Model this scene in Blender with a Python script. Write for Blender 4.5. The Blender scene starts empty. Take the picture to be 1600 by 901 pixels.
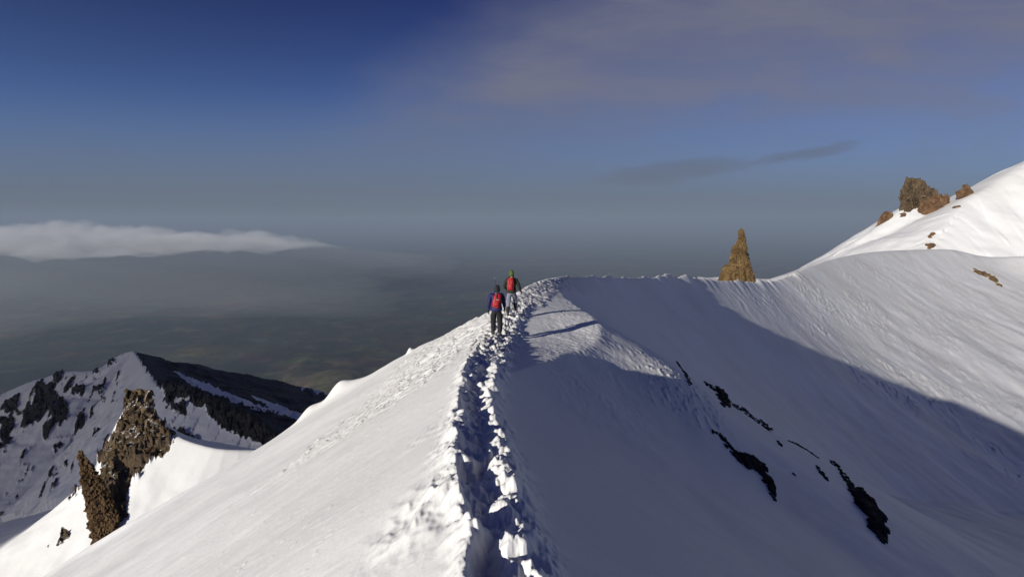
import bpy, bmesh, math, random
import numpy as np
from mathutils import Vector, Matrix
random.seed(7)
rng = np.random.RandomState(11)
F32 = np.float32
S = bpy.context.scene
COL = S.collection

# ------------------------------------------------------------------ camera
FPX = 800.0
PITCH = math.atan2(450.5-345.0, FPX)
CT, ST = math.cos(PITCH), math.sin(PITCH)
def ray(px, py):
    u = (px-800.0)/FPX; v = (py-450.5)/FPX
    return (u, CT-v*ST, -ST-v*CT)
def P(px, py, Y):
    """point at forward distance Y seen at photo pixel px,py"""
    d = ray(px, py); t = Y/d[1]
    return (d[0]*t, Y, d[2]*t)
def to_px(x, y, z):
    cy = y*CT - z*ST; cz = y*ST + z*CT
    cy = np.where(cy < 0.01, 0.01, cy)
    return 800+FPX*x/cy, 450.5-FPX*cz/cy
cam = bpy.data.cameras.new('camera'); camo = bpy.data.objects.new('camera', cam); COL.objects.link(camo)
cam.sensor_width = 36.0; cam.lens = 18.0; cam.clip_start = 0.05; cam.clip_end = 2.0e6
camo.rotation_euler = (math.pi/2-PITCH, 0, 0); S.camera = camo

# ------------------------------------------------------------------ sun
A = ray(1500, 622)
ah = math.hypot(A[0], A[1])
SUNEL = math.atan2(-A[2], ah)
SX, SY = A[0]/ah, A[1]/ah                 # horizontal travel direction of sunlight
SUNROT = math.atan2(-SX, -SY)
sl = bpy.data.lights.new('sun', 'SUN'); sl.energy = 5.0; sl.angle = math.radians(0.5); sl.color = (1.0, 0.95, 0.87)
so = bpy.data.objects.new('sun', sl); COL.objects.link(so)
so.rotation_euler = Vector((-A[0], -A[1], -A[2])).to_track_quat('Z', 'Y').to_euler()
so.location = (-50, -50, 60)

# ------------------------------------------------------------------ noise
_perm = rng.permutation(256).astype(np.int32)
_perm = np.concatenate([_perm, _perm, _perm])
_ga = (np.arange(256)*2.399963).astype(F32)
_gx, _gy = np.cos(_ga), np.sin(_ga)
def perlin(x, y, seed=0):
    x = np.asarray(x, F32)+F32(seed*17.31+0.37); y = np.asarray(y, F32)+F32(seed*9.77+0.71)
    xi = np.floor(x).astype(np.int32); yi = np.floor(y).astype(np.int32)
    xf = x-xi; yf = y-yi
    xi &= 255; yi &= 255
    u = xf*xf*xf*(xf*(xf*6-15)+10); v = yf*yf*yf*(yf*(yf*6-15)+10)
    def g(ix, iy, fx, fy):
        h = _perm[_perm[ix]+iy]
        return _gx[h]*fx+_gy[h]*fy
    a = g(xi, yi, xf, yf); b = g(xi+1, yi, xf-1, yf)
    c = g(xi, yi+1, xf, yf-1); d = g(xi+1, yi+1, xf-1, yf-1)
    return (a+u*(b-a)+v*((c+u*(d-c))-(a+u*(b-a))))*F32(1.5)
def fbm(x, y, o=4, seed=0, gain=0.5, lac=2.03):
    r = 0; amp = 1.0; f = 1.0
    for i in range(o):
        r = r+amp*perlin(x*f, y*f, seed+i*3); amp *= gain; f *= lac
    return r
def ridged(x, y, o=4, seed=0, gain=0.5):
    r = 0; amp = 1.0; f = 1.0
    for i in range(o):
        r = r+amp*(1-2*np.abs(perlin(x*f, y*f, seed+i*5))); amp *= gain; f *= 2.1
    return r
def sstep(a, b, x):
    t = np.clip((x-a)/(b-a), 0, 1); return t*t*(3-2*t)

def facets(Pt, size, seed, stretch=(1, 1, 1)):
    """blocky fracture field: every point takes the offset and the tilt of the nearest random cell"""
    r = np.random.RandomState(seed); q = (Pt/np.array(stretch)/size).astype(F32)
    ci = np.floor(q).astype(np.int32); best = np.full(len(q), 1e9, F32); out = np.zeros(len(q), F32)
    tab = r.rand(4096, 7).astype(F32)
    for a in (-1, 0, 1):
        for b in (-1, 0, 1):
            for c in (-1, 0, 1):
                k = ci+np.array([a, b, c], np.int32)
                h = ((k[:, 0]*73856093) ^ (k[:, 1]*19349663) ^ (k[:, 2]*83492791)) & 4095
                t = tab[h]; d = q-(k+t[:, :3]); dd = (d*d).sum(1); m = dd < best
                v = (t[:, 3]-0.5)+(d*(t[:, 4:7]-0.5)).sum(1)*1.6
                best = np.where(m, dd, best); out = np.where(m, v, out)
    return out

# ------------------------------------------------------------------ scene helpers
def mat(name):
    m = bpy.data.materials.new(name); m.use_nodes = True
    nt = m.node_tree; b = nt.nodes['Principled BSDF']
    return m, nt, b
def nd(nt, t, **kw):
    n = nt.nodes.new(t)
    for k, v in kw.items():
        if k in n.inputs.keys() if isinstance(k, str) else False: n.inputs[k].default_value = v
        else: setattr(n, k, v)
    return n
def lk(nt, a, b): nt.links.new(a, b)
def ramp(nt, fac, stops, interp='LINEAR'):
    r = nt.nodes.new('ShaderNodeValToRGB'); r.color_ramp.interpolation = interp
    e = r.color_ramp.elements
    while len(e) < len(stops): e.new(0.5)
    for el, (p, c) in zip(e, stops):
        el.position = p; el.color = (c[0], c[1], c[2], 1) if len(c) == 3 else c
    lk(nt, fac, r.inputs[0]); return r
def noise(nt, vec, scale, detail=4, rough=0.55, dist=0.0):
    n = nt.nodes.new('ShaderNodeTexNoise'); n.inputs['Scale'].default_value = scale
    n.inputs['Detail'].default_value = detail; n.inputs['Roughness'].default_value = rough
    n.inputs['Distortion'].default_value = dist
    if vec is not None: lk(nt, vec, n.inputs['Vector'])
    return n
def mth(nt, op, a, b=None, c=None, clamp=False):
    n = nt.nodes.new('ShaderNodeMath'); n.operation = op; n.use_clamp = clamp
    for i, v in enumerate((a, b, c)):
        if v is None: continue
        if isinstance(v, (int, float)): n.inputs[i].default_value = v
        else: lk(nt, v, n.inputs[i])
    return n.outputs[0]
def mixc(nt, fac, a, b, mode='MIX'):
    n = nt.nodes.new('ShaderNodeMix'); n.data_type = 'RGBA'; n.blend_type = mode
    for i, v in ((0, fac), (6, a), (7, b)):
        if isinstance(v, (int, float)): n.inputs[i].default_value = v
        elif isinstance(v, tuple): n.inputs[i].default_value = (v[0], v[1], v[2], 1)
        else: lk(nt, v, n.inputs[i])
    return n.outputs[2]
def bump(nt, h, strength, dist, prev=None):
    n = nt.nodes.new('ShaderNodeBump'); n.inputs['Strength'].default_value = strength
    n.inputs['Distance'].default_value = dist; lk(nt, h, n.inputs['Height'])
    if prev is not None: lk(nt, prev, n.inputs['Normal'])
    return n.outputs[0]
def tag(o, label=None, cat=None, group=None, kind=None):
    if label: o['label'] = label
    if cat: o['category'] = cat
    if group: o['group'] = group
    if kind: o['kind'] = kind
    return o
def mesh_obj(name, me, m=None, parent=None):
    o = bpy.data.objects.new(name, me); COL.objects.link(o)
    if m is not None:
        for mm in (m if isinstance(m, (list, tuple)) else [m]): me.materials.append(mm)
    if parent is not None: o.parent = parent
    return o
def np_mesh(name, V, Q, attrs=None, smooth=True):
    me = bpy.data.meshes.new(name)
    n = len(Q); k = Q.shape[1]
    me.vertices.add(len(V)); me.vertices.foreach_set('co', np.ascontiguousarray(V, F32).ravel())
    me.loops.add(n*k); me.loops.foreach_set('vertex_index', np.ascontiguousarray(Q, np.int32).ravel())
    me.polygons.add(n); me.polygons.foreach_set('loop_start', np.arange(0, n*k, k, dtype=np.int32))
    me.polygons.foreach_set('use_smooth', np.full(n, smooth, bool))
    me.update(calc_edges=True)
    for a, v in (attrs or {}).items():
        at = me.attributes.new(a, 'FLOAT', 'POINT'); at.data.foreach_set('value', np.ascontiguousarray(v, F32).ravel())
    return me

# ------------------------------------------------------------------ materials
def snow_material(name, rockattr=False, scale=1.0, tint=(0.86, 0.86, 0.85)):
    m, nt, b = mat(name)
    tc = nt.nodes.new('ShaderNodeNewGeometry').outputs['Position']
    n1 = noise(nt, tc, 0.05/scale, 4, 0.6); n2 = noise(nt, tc, 1.3/scale, 5, 0.6)
    c = ramp(nt, n1.outputs[0], [(0.35, (tint[0]*0.93, tint[1]*0.92, tint[2]*0.89)), (0.62, tint)]).outputs[0]
    at = nt.nodes.new('ShaderNodeAttribute'); at.attribute_name = 'dirt'
    c = mixc(nt, mth(nt, 'MULTIPLY', at.outputs['Fac'], mth(nt, 'ADD', n2.outputs[0], 0.2)), c, (0.42, 0.38, 0.31))
    b.inputs['Roughness'].default_value = 0.62
    b.inputs['Specular IOR Level'].default_value = 0.3
    n3 = noise(nt, tc, 9/scale, 5, 0.65); n4 = noise(nt, tc, 55/scale, 3, 0.6)
    bm_ = bump(nt, n2.outputs[0], 0.35, 0.05*scale)
    bm_ = bump(nt, n3.outputs[0], 0.4, 0.012*scale, bm_)
    bm_ = bump(nt, n4.outputs[0], 0.35, 0.004*scale, bm_)
    if rockattr:
        ar = nt.nodes.new('ShaderNodeAttribute'); ar.attribute_name = 'rock'
        nb = noise(nt, tc, 0.55, 6, 0.72); nm = noise(nt, tc, 0.16, 6, 0.7)
        f = mth(nt, 'ADD', ar.outputs['Fac'], mth(nt, 'MULTIPLY', mth(nt, 'SUBTRACT', nb.outputs[0], 0.5), 0.9))
        f = mth(nt, 'ADD', f, mth(nt, 'MULTIPLY', mth(nt, 'SUBTRACT', nm.outputs[0], 0.5), 0.9))
        f = ramp(nt, f, [(0.47, (0, 0, 0)), (0.53, (1, 1, 1))]).outputs[0]
        aw = nt.nodes.new('ShaderNodeAttribute'); aw.attribute_name = 'warm'
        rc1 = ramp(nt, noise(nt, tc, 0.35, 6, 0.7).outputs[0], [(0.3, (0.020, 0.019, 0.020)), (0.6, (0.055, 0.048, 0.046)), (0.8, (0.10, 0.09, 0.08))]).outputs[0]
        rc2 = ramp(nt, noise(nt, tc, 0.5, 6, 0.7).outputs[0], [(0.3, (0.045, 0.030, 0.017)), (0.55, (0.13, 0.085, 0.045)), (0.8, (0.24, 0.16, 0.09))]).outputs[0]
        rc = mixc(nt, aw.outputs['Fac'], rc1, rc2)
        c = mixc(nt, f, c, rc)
        bb = bump(nt, nb.outputs[0], 1.0, 2.0, None)
        mx = nt.nodes.new('ShaderNodeMix'); mx.data_type = 'VECTOR'
        lk(nt, f, mx.inputs[0]); lk(nt, bm_, mx.inputs[4]); lk(nt, bb, mx.inputs[5]); bm_ = mx.outputs[1]
    lk(nt, c, b.inputs['Base Color']); lk(nt, bm_, b.inputs['Normal'])
    return m
def SMn(nt, a, lo, hi):
    n = nt.nodes.new('ShaderNodeMapRange'); n.interpolation_type = 'SMOOTHSTEP'
    lk(nt, a, n.inputs[0]); n.inputs[1].default_value = lo; n.inputs[2].default_value = hi; return n.outputs[0]
def rock_material(name, cols, scale, snowy=0.0, bdist=0.3, patch=0.0):
    m, nt, b = mat(name)
    g = nt.nodes.new('ShaderNodeNewGeometry'); tc = g.outputs['Position']
    n1 = noise(nt, tc, scale, 7, 0.7, 0.4); n2 = noise(nt, tc, scale*5, 5, 0.7)
    v = nt.nodes.new('ShaderNodeTexVoronoi'); v.inputs['Scale'].default_value = scale*2.2; lk(nt, tc, v.inputs['Vector'])
    c = ramp(nt, n1.outputs[0], [(0.3, cols[0]), (0.52, cols[1]), (0.75, cols[2])]).outputs[0]
    c = mixc(nt, 0.45, c, ramp(nt, n2.outputs[0], [(0.3, (0.25, 0.25, 0.25)), (0.65, (1.2, 1.2, 1.2))]).outputs[0], 'MULTIPLY')
    if snowy > 0:
        sp = nt.nodes.new('ShaderNodeSeparateXYZ'); lk(nt, g.outputs['Normal'], sp.inputs[0])
        f = mth(nt, 'ADD', sp.outputs['Z'], mth(nt, 'MULTIPLY', n2.outputs[0], 0.5))
        n0 = noise(nt, tc, scale*0.55, 4, 0.6)
        f = mth(nt, 'ADD', f, mth(nt, 'MULTIPLY', mth(nt, 'SUBTRACT', n0.outputs[0], 0.5), 1.2+patch))
        f = SMn(nt, f, 1.28-snowy, 1.34-snowy)
        c = mixc(nt, f, c, (0.8, 0.8, 0.8))
    lk(nt, c, b.inputs['Base Color']); b.inputs['Roughness'].default_value = 0.9
    b.inputs['Specular IOR Level'].default_value = 0.15
    bm_ = bump(nt, n1.outputs[0], 0.9, bdist); bm_ = bump(nt, n2.outputs[0], 0.8, bdist*0.3, bm_)
    lk(nt, bm_, b.inputs['Normal']); return m
def plain_mat(name, col, rough=0.8, sc=30, var=0.35, bd=0.004):
    m, nt, b = mat(name)
    tc = nt.nodes.new('ShaderNodeTexCoord').outputs['Object']
    n = noise(nt, tc, sc, 4, 0.6)
    lo = tuple(c*(1-var) for c in col); hi = tuple(min(1, c*(1+var)) for c in col)
    lk(nt, ramp(nt, n.outputs[0], [(0.3, lo), (0.7, hi)]).outputs[0], b.inputs['Base Color'])
    b.inputs['Roughness'].default_value = rough
    lk(nt, bump(nt, n.outputs[0], 0.6, bd), b.inputs['Normal']); return m

M_snow = snow_material('snow_near')
M_snowfar = snow_material('snow_far_rock', rockattr=True, scale=6.0)

# ------------------------------------------------------------------ ridge-line height fields
def catmull(pts, n):
    pts = np.array(pts, float); out = []
    for i in range(len(pts)-1):
        p0 = pts[max(i-1, 0)]; p1 = pts[i]; p2 = pts[i+1]; p3 = pts[min(i+2, len(pts)-1)]
        for t in np.linspace(0, 1, n, endpoint=False):
            out.append(0.5*((2*p1)+(-p0+p2)*t+(2*p0-5*p1+4*p2-p3)*t*t+(-p0+3*p1-3*p2+p3)*t**3))
    out.append(pts[-1]); return np.array(out)
def field(X, Y, line, prof, H=None, extra=None):
    """max over the segments of a crest line of crest height minus profile(d, side, params)"""
    s0 = 0.0
    if H is None:
        H = np.full(X.shape, -1e9, F32); extra = [np.zeros(X.shape, F32), np.zeros(X.shape, F32)]
    for a, b in zip(line[:-1], line[1:]):
        dx, dy = b[0]-a[0], b[1]-a[1]; L = math.hypot(dx, dy)
        if L < 1e-6: continue
        t = np.clip(((X-a[0])*dx+(Y-a[1])*dy)/(L*L), 0, 1).astype(F32)
        ex = X-(a[0]+t*dx); ey = Y-(a[1]+t*dy)
        d = np.sqrt(ex*ex+ey*ey); right = (ex*dy-ey*dx) > 0
        q = [a[k]+(b[k]-a[k])*t for k in range(2, len(a))]
        h = (q[0]-prof(d, right, q[1:])).astype(F32)
        m = h > H
        H = np.where(m, h, H)
        extra[0] = np.where(m, np.where(right, d, -d), extra[0]); extra[1] = np.where(m, s0+t*L, extra[1])
        s0 += L
    return H, extra

def polar(angs, rs):
    Aa, R = np.meshgrid(angs, rs)           # rows: r, cols: angle
    X = (np.sin(Aa)*R).astype(F32); Y = (np.cos(Aa)*R).astype(F32)
    nr, na = X.shape
    i = np.arange((nr-1)*(na-1)); r = i//(na-1); c = i % (na-1)
    v = r*na+c
    Q = np.stack([v, v+1, v+na+1, v+na], 1)[:, ::-1]
    return X, Y, Q
def blur(Z, it, W):
    for _ in range(it):
        B = Z.copy()
        B[1:-1] = (Z[:-2]+Z[1:-1]*2+Z[2:])*0.25
        C = B.copy(); C[:, 1:-1] = (B[:, :-2]+B[:, 1:-1]*2+B[:, 2:])*0.25
        Z = Z+(C-Z)*W
    return Z

# ---- main ridge: x,y,z, shoulder width W, shoulder slope a1, inner slope s2, outer slope so, rounding r
def cp(px, py, Y, *k): return P(px, py, Y)+k
crest = [(-14, -190, 10, 0.6, 0.2, 0.70, 0.72, 0.4), (-7, -110, 3, 0.6, 0.2, 0.70, 0.72, 0.4), (-3.0, -50, -2.4, 0.6, 0.2, 0.66, 0.72, 0.3),
         (-1.2, -18, -2.1, 0.5, 0.15, 0.64, 0.72, 0.15), (-0.5, -5, -1.75, 0.45, 0.12, 0.63, 0.72, 0.06), (-0.28, 0, -1.72, 0.42, 0.12, 0.62, 0.74, 0.04),
         cp(736, 901, 2.35, 0.42, 0.12, 0.62, 0.76, 0.04), cp(722, 780, 3.45, 0.42, 0.12, 0.62, 0.78, 0.04),
         cp(711, 690, 5.0, 0.5, 0.12, 0.62, 0.78, 0.04), cp(718, 625, 7.6, 0.5, 0.14, 0.62, 0.76, 0.06),
         cp(729, 572, 11.0, 0.9, 0.20, 0.62, 0.72, 0.1), cp(752, 538, 15.5, 2.6, 0.12, 0.62, 0.64, 0.3),
         cp(768, 516, 18.4, 3.9, 0.12, 0.62, 0.60, 0.5), cp(796, 478, 22.5, 3.8, 0.15, 0.64, 0.60, 0.6),
         cp(830, 447, 29.0, 1.8, 0.25, 0.70, 0.8, 0.6), cp(875, 434, 38.0, 0.4, 0.5, 0.86, 0.9, 0.5),
         cp(930, 433, 55.0, 0.3, 0.7, 1.0, 0.9, 0.6), cp(1000, 434, 80.0, 0.3, 0.7, 1.06, 0.9, 0.6),
         cp(1060, 434, 104.0, 0.4, 0.7, 1.06, 0.9, 0.8), cp(1130, 439, 130.0, 0.6, 0.6, 1.0, 0.9, 1.0),
         cp(1215, 438, 180.0, 1.0, 0.5, 0.92, 0.9, 1.0), cp(1290, 408, 242.0, 2.0, 0.5, 0.86, 0.9, 1.5),
         cp(1360, 394, 300.0, 3.0, 0.4, 0.84, 0.8, 2.0), cp(1430, 390, 350.0, 3.0, 0.4, 0.80, 0.7, 2.0),
         cp(1490, 390, 388.0, 3.0, 0.4, 0.80, 0.7, 2.0), cp(1545, 401, 410.0, 3.0, 0.3, 0.74, 0.6, 2.0),
         cp(1640, 398, 425.0, 3.0, 0.3, 0.74, 0.6, 2.0), cp(1900, 390, 420.0, 3.0, 0.3, 0.74, 0.6, 2.0),
         (620, 300, -22, 3, 0.3, 0.74, 0.6, 2.0)]
crest_s = catmull(crest, 3)
LB = 105.0
def prof_main(d, right, q):
    W, a1, s2, so_, r = q
    t = a1*d+(s2-a1)*np.maximum(0, (d-W))*1.0
    inner = np.where(t < 400, LB*(1-np.exp(-t/LB)), LB)
    outer = so_*(np.sqrt(d*d+r*r)-r)
    return np.where(right, inner, outer)
rib = catmull([P(790, 500, 21)+(0.16, 1.0, 0.8), P(700, 519, 25)+(0.2, 1.05, 1.2), P(640, 552, 26.5)+(0.2, 1.05, 1.0), P(595, 577, 27.3)+(0.2, 1.05, 0.8),
               P(556, 607, 28)+(0.2, 1.1, 0.3), P(535, 611, 28.2)+(0.2, 1.1, 0.3), P(515, 622, 28.6)+(0.2, 1.1, 0.4), P(490, 648, 29)+(0.2, 1.1, 0.3), P(475, 655, 29)+(0.2, 1.1, 0.4), P(420, 694, 29)+(0.2, 1.1, 0.6),
               P(340, 742, 29)+(0.2, 1.1, 0.8), P(250, 790, 29)+(0.2, 1.1, 0.8), P(140, 852, 29)+(0.2, 1.1, 0.8), P(40, 912, 29)+(0.2, 1.1, 0.8), P(-200, 1040, 29)+(0.2, 1.1, 0.8)], 3)
def prof_rib(d, right, q):   # the far side falls away steeply, the near side only gently
    sn, sf, r = q
    return np.where(FARS, sf, sn+0.25)*(np.sqrt(d*d+r*r)-r)
cy_arr = crest_s[:, 1]; nmono = int(np.argmax(cy_arr > 205))
def crest_x(Y): return np.interp(Y, cy_arr[:nmono], crest_s[:nmono, 0]).astype(F32)

# angles: fine in view, coarser around
fine = np.radians(np.arange(-50, 50.001, 0.085)); rest = np.radians(np.arange(51, 309.1, 1.5))
angs = np.concatenate([fine, rest, [fine[0]+2*math.pi]])
rs = np.concatenate([np.geomspace(0.15, 1.6, 12, endpoint=False), np.geomspace(1.6, 60, 820, endpoint=False), np.geomspace(60, 950, 460)])
X, Y, Q = polar(angs, rs)
Rr = np.sqrt(X*X+Y*Y)
H, ex = field(X, Y, crest_s, prof_main)
left = X < crest_x(Y)
lf = left & (Y < 205)
XC = crest_x(Y); ZC = np.interp(Y, cy_arr[:nmono], crest_s[:nmono, 2]).astype(F32)
_o = np.argsort(rib[:, 0]); RBY = np.interp(X, rib[_o, 0], rib[_o, 1]).astype(F32)
dxl = XC-X
sfl = np.interp(Y, [-20, 3, 8, 15, 30, 60], [0.72, 0.72, 0.70, 0.64, 0.62, 0.62])
rfl = np.interp(Y, [0, 5, 11, 16, 22, 40], [0.03, 0.03, 0.06, 0.35, 0.6, 0.6])
HL = ZC-sfl*(np.sqrt(dxl*dxl+rfl*rfl)-rfl)-1.0*np.maximum(0, Y-RBY)*sstep(0, 5, dxl)
rz = np.interp(X, rib[_o, 0], rib[_o, 2]).astype(F32); near_rib = np.exp(-np.abs(Y-RBY)/1.2)*sstep(3, 6, dxl)
HL = HL+near_rib*(rz-(np.interp(RBY, cy_arr[:nmono], crest_s[:nmono, 2])-0.62*dxl))*0.9
H = np.where(lf, HL, H); D = np.where(lf, -dxl, ex[0]); Sx = ex[1]
# right of the lip close to the camera: profile measured straight across the crest
qs = [np.interp(Y, cy_arr[:nmono], crest_s[:nmono, k]).astype(F32) for k in range(3, 8)]
HN = ZC-prof_main(-dxl, np.ones(X.shape, bool), qs)
bn = (~left)*(1-sstep(4.0, 13.0, -dxl))*(1-sstep(24, 33, Y))
H = H*(1-bn)+HN*bn; D = D*(1-bn)+(-dxl)*bn
aD = np.abs(D)
H = blur(H, 24, sstep(1.2, 6.0, aD)*(Rr < 900))
H = blur(H, 2, sstep(0.25, 1.0, aD))
# broad relief
right = D > 0
H += fbm(X/14, Y/14, 3, 1)*0.35*sstep(4, 30, aD)
H += fbm(X/60, Y/60, 3, 2)*2.2*sstep(15, 80, aD)
H += fbm(X/3.0, Y/3.0, 3, 3)*0.05*sstep(0.5, 3, aD)*(Rr < 60)
# gentle ribs running down into the bowl from the shoulder
bulge = np.exp(-((X-6.2)/2.2)**2-((Y-19.0)/3.2)**2)
H += bulge*0.55
# fluted far wall
wall = sstep(120, 190, Sx-190-45)*right
wr = sstep(150, 200, Sx-190)*right
wx = Sx+5*fbm(D/16, Sx/22, 3, 5)
fl = ridged(wx/9+0.35*fbm(Sx/7, D/7, 3, 6), D/15, 5, 8, 0.6)
fl2 = ridged(Sx/1.9+0.5*perlin(D/5, Sx/5, 5), D/9, 3, 9)
pat = np.clip(fbm(Sx/30, D/25, 3, 12)*1.1+0.55, 0.08, 1.2)
fade = sstep(0.5, 5, aD)*(1-0.75*sstep(45, 110, aD))
fm = sstep(-0.1, 0.7, fbm(Sx/14, D/10, 3, 15))
H += 0.35*wr*fade*pat*sstep(-0.35, 0.5, fbm(Sx/40+3, D/30, 3, 16))*(np.maximum(0, fl-0.35)*0.55*fm+fl2*0.02+0.18*np.maximum(0, ridged(wx/3.2+0.5*fbm(Sx/3, D/3, 2, 18), D/7, 3, 17)-0.9)*fm)
nt_ = fbm(wx/7, D/17, 4, 14, 0.55)*2.2+2
H += wr*fade*0.42*(nt_-np.floor(nt_))**1.5*sstep(-0.25, 0.4, fbm(Sx/26, D/20, 3, 19))
H += wr*fade*0.10*fbm(Sx/1.6, D/2.4, 3, 13)
# flutings under the saddle cornice
sad = np.exp(-((Sx-190-165)/28)**2)*right*np.exp(-aD/9)
H += sad*(ridged(Sx/3.1+fbm(Sx/12, D/6, 2, 20), D/9, 4, 21)*0.30)
# rim cornice waves beyond the hikers
crumb = np.maximum(0, 1-2.2*np.abs(perlin(X/0.16, Y/0.16, 77)))*np.maximum(0, perlin(X/0.5, Y/0.5, 78)+0.25)
rim = sstep(30, 45, Sx-190)*(Sx-190 < 240)
H += rim*np.exp(-(aD/(0.5+0.012*Rr))**2)*np.maximum(0, fbm(Sx/11, D*0+0.3, 4, 25)+0.1)*0.75*(Rr/100+0.2)
# chop zone on the crest around and past the hikers, and down its sunny side
chopz = sstep(11, 14.5, Y)*(1-sstep(38, 60, Y))
chop = chopz*np.where(D < 0, 1-sstep(2.5, 6.5, aD+fbm(X/2, Y/2, 2, 30)*1.6), 1-sstep(0.55, 1.2, aD+fbm(X/1, Y/1, 2, 31)*0.5-0.25*sstep(20, 26, Y)*2))
lump = ridged(X/0.62+0.4*perlin(X*2, Y*2, 33), Y/0.62, 4, 34, 0.55)
H += chop*(lump*0.055+fbm(X/0.22, Y/0.22, 2, 36)*0.02)
# grazing edge of the sunny shoulder: broken crust
edge = sstep(9, 13, Y)*(1-sstep(26, 34, Y))*np.where(D > 0, 1, 0)*sstep(1.0, 2.5, D)*(1-sstep(4.0, 6.0, D))
H += edge*np.maximum(0, ridged(X/0.34+0.5*fbm(X, Y, 2, 39), Y/0.34, 3, 40))*0.014
pb = np.exp(-((X-6.0)/1.7)**4-((Y-17.5)/2.0)**4)
H += pb*np.maximum(0, fbm(X/0.22, Y/0.22, 3, 44)-0.1)*0.075
# trail trench behind the lip
yy = Y
w = (np.interp(Y, [2, 3.5, 5, 7.6, 11, 15], [0.15, 0.20, 0.34, 0.30, 0.42, 0.48])*(1+0.15*perlin(yy*0+3.1, yy/0.9, 50))).astype(F32)
cq = (0.03+w*0.60+0.035*perlin(yy*0+9, yy/0.8, 51)+0.02*perlin(yy*0+9, yy/0.3, 52))
tz = (Y > -3)*(1-sstep(21, 26, Y))*(Rr < 60)
dep = (0.068+0.034*sstep(4, 6, Y))*(1-0.85*sstep(10, 15, Y))
wxx = D+0.06*fbm(X/0.35, Y/0.35, 3, 54)+0.035*fbm(X/0.12, Y/0.12, 2, 69)
foot = 0.95+0.40*fbm(X/0.30, Y/0.38, 3, 53)
trench = np.exp(-np.abs((wxx-cq)/(w*0.58))**2.4)
dmod = 0.85+0.35*perlin(Y*0+7.7, Y/0.85, 75)-0.40*np.exp(-((Y-4.35)/0.35)**2)
H -= tz*trench*dep*foot*dmod
lumpn = ridged(X/0.20+0.5*perlin(X/0.1, Y/0.1, 56), Y/0.22, 4, 55, 0.62)
near = tz*np.exp(-np.abs((D-cq-0.05)/(w*1.05+0.08))**4)
fine_ = 0.35+0.65*sstep(3, 8, Y)
H += tz*np.exp(-((D-cq-w*0.55)/(w*0.75))**2)*crumb*0.045
H += near*(lumpn*0.012*fine_+np.maximum(0, fbm(X/0.075, Y/0.075, 3, 57))*0.010*fine_+0.085*fbm(X/0.26, Y/0.30, 4, 72, 0.65)+0.05*np.maximum(0, ridged(X/0.33+0.6*perlin(X*3, Y*3, 73), Y/0.40, 3, 74)-0.7))
bkc = cq+w*0.98+0.05*fbm(X*0+3, Y/0.5, 3, 59)
bank = np.exp(-((wxx-bkc)/(0.08+0.06*sstep(2.9, 3.6, Y)+0.05*sstep(8, 14, Y)))**2)*tz
gap = (np.interp(Y, [2.0, 2.6, 2.85, 3.05, 3.3, 4.6, 5.1, 6.2, 6.7, 8, 16], [0.6, 0.6, 0.2, 0.2, 0.9, 0.9, 0.1, 0.1, 0.6, 0.8, 0.8])*(1+0.5*fbm(D/0.5, Y/0.5, 2, 58))).astype(F32)
H += bank*(0.045+0.03*sstep(3, 6, Y)-0.05*sstep(10, 15, Y))*gap
H += bank*gap*(0.5+0.5*fine_)*(ridged(X/0.13, Y/0.13, 4, 63, 0.65)*0.024+0.05*fbm(X/0.22, Y/0.22, 4, 68))
lip = np.exp(-((wxx+0.02)/0.075)**2)*tz*(1-0.8*np.exp(-((Y-4.2)/0.3)**2))*np.clip(0.9+0.8*fbm(X*0+2, Y/0.9, 2, 76), 0.2, 1.3)
H += lip*(1-0.8*sstep(11, 15, Y))*(0.052+0.03*fbm(X*0, Y/0.35, 3, 60)+0.012*fbm(X/0.07, Y/0.09, 2, 61))
# crumbs and small steps on the sunny left flank
Lf = (D < 0)*(Rr < 60)
H += Lf*0.006*np.maximum(0, fbm(X/0.15, Y/0.15, 2, 62)-0.65)*sstep(0.2, 1.5, aD)*4
patch = Lf*np.exp(-((X+0.62)/0.35)**2-((Y-3.7)/0.55)**2)
H += patch*ridged(X/0.3, Y/0.5, 3, 64)*0.07
for kx, ky, kY, kh, ks in ((548, 611, 27.6, 0.35, 0.9), (528, 617, 27.8, 0.45, 0.7), (483, 647, 28.2, 0.45, 0.6), (640, 551, 26.0, 0.25, 0.15)):
    kp = P(kx, ky, kY); H += kh*np.exp(-((X-kp[0])**2+(Y-kp[1])**2*0.6)/ks**2)
patch2 = Lf*np.exp(-((aD-0.45)/0.4)**2)*(Y > 2)*(Y < 12)*np.clip(fbm(X/1.2, Y/1.2, 2, 65)*2.2, 0, 1)
H += patch2*ridged(X/0.22, Y/0.3, 3, 66)*0.014
H = blur(H, 3, (Rr < 14)*(1-0.6*sstep(7, 14, Rr))*(aD < 1.2)*1.0)
tb = tz*np.exp(-np.abs((D-cq-0.08)/(w*1.2+0.10))**4)
H += tb*(ridged(X/0.085+0.4*perlin(X/0.05, Y/0.05, 80), Y/0.085, 3, 79, 0.6)*0.0085+0.012*fbm(X/0.12, Y/0.12, 3, 81)*(0.6+0.6*sstep(3, 8, Y)))
H += Lf*sstep(0.3, 1.5, aD)*(1-chop)*(fbm(Y/0.45, D/3.0, 3, 82)*0.005+np.maximum(0, fbm(Y/0.16, D/0.5, 3, 83)-0.35)*0.011)
dirt = np.clip(chop*0.30*sstep(0.2, 0.9, lump)+pat*wr*0.25*np.clip(fbm(X/22, Y/22, 3, 70)*1.5, 0, 1)+0.18*np.clip(fbm(X/8, Y/8, 3, 71), 0, 1), 0, 1)
RID = dict(H=H, rs=rs, angs=angs)
azd = np.degrees(np.arctan2(X, Y)).reshape(-1)[Q[:, 0]]; rq = Rr.reshape(-1)[Q[:, 0]]
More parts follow.
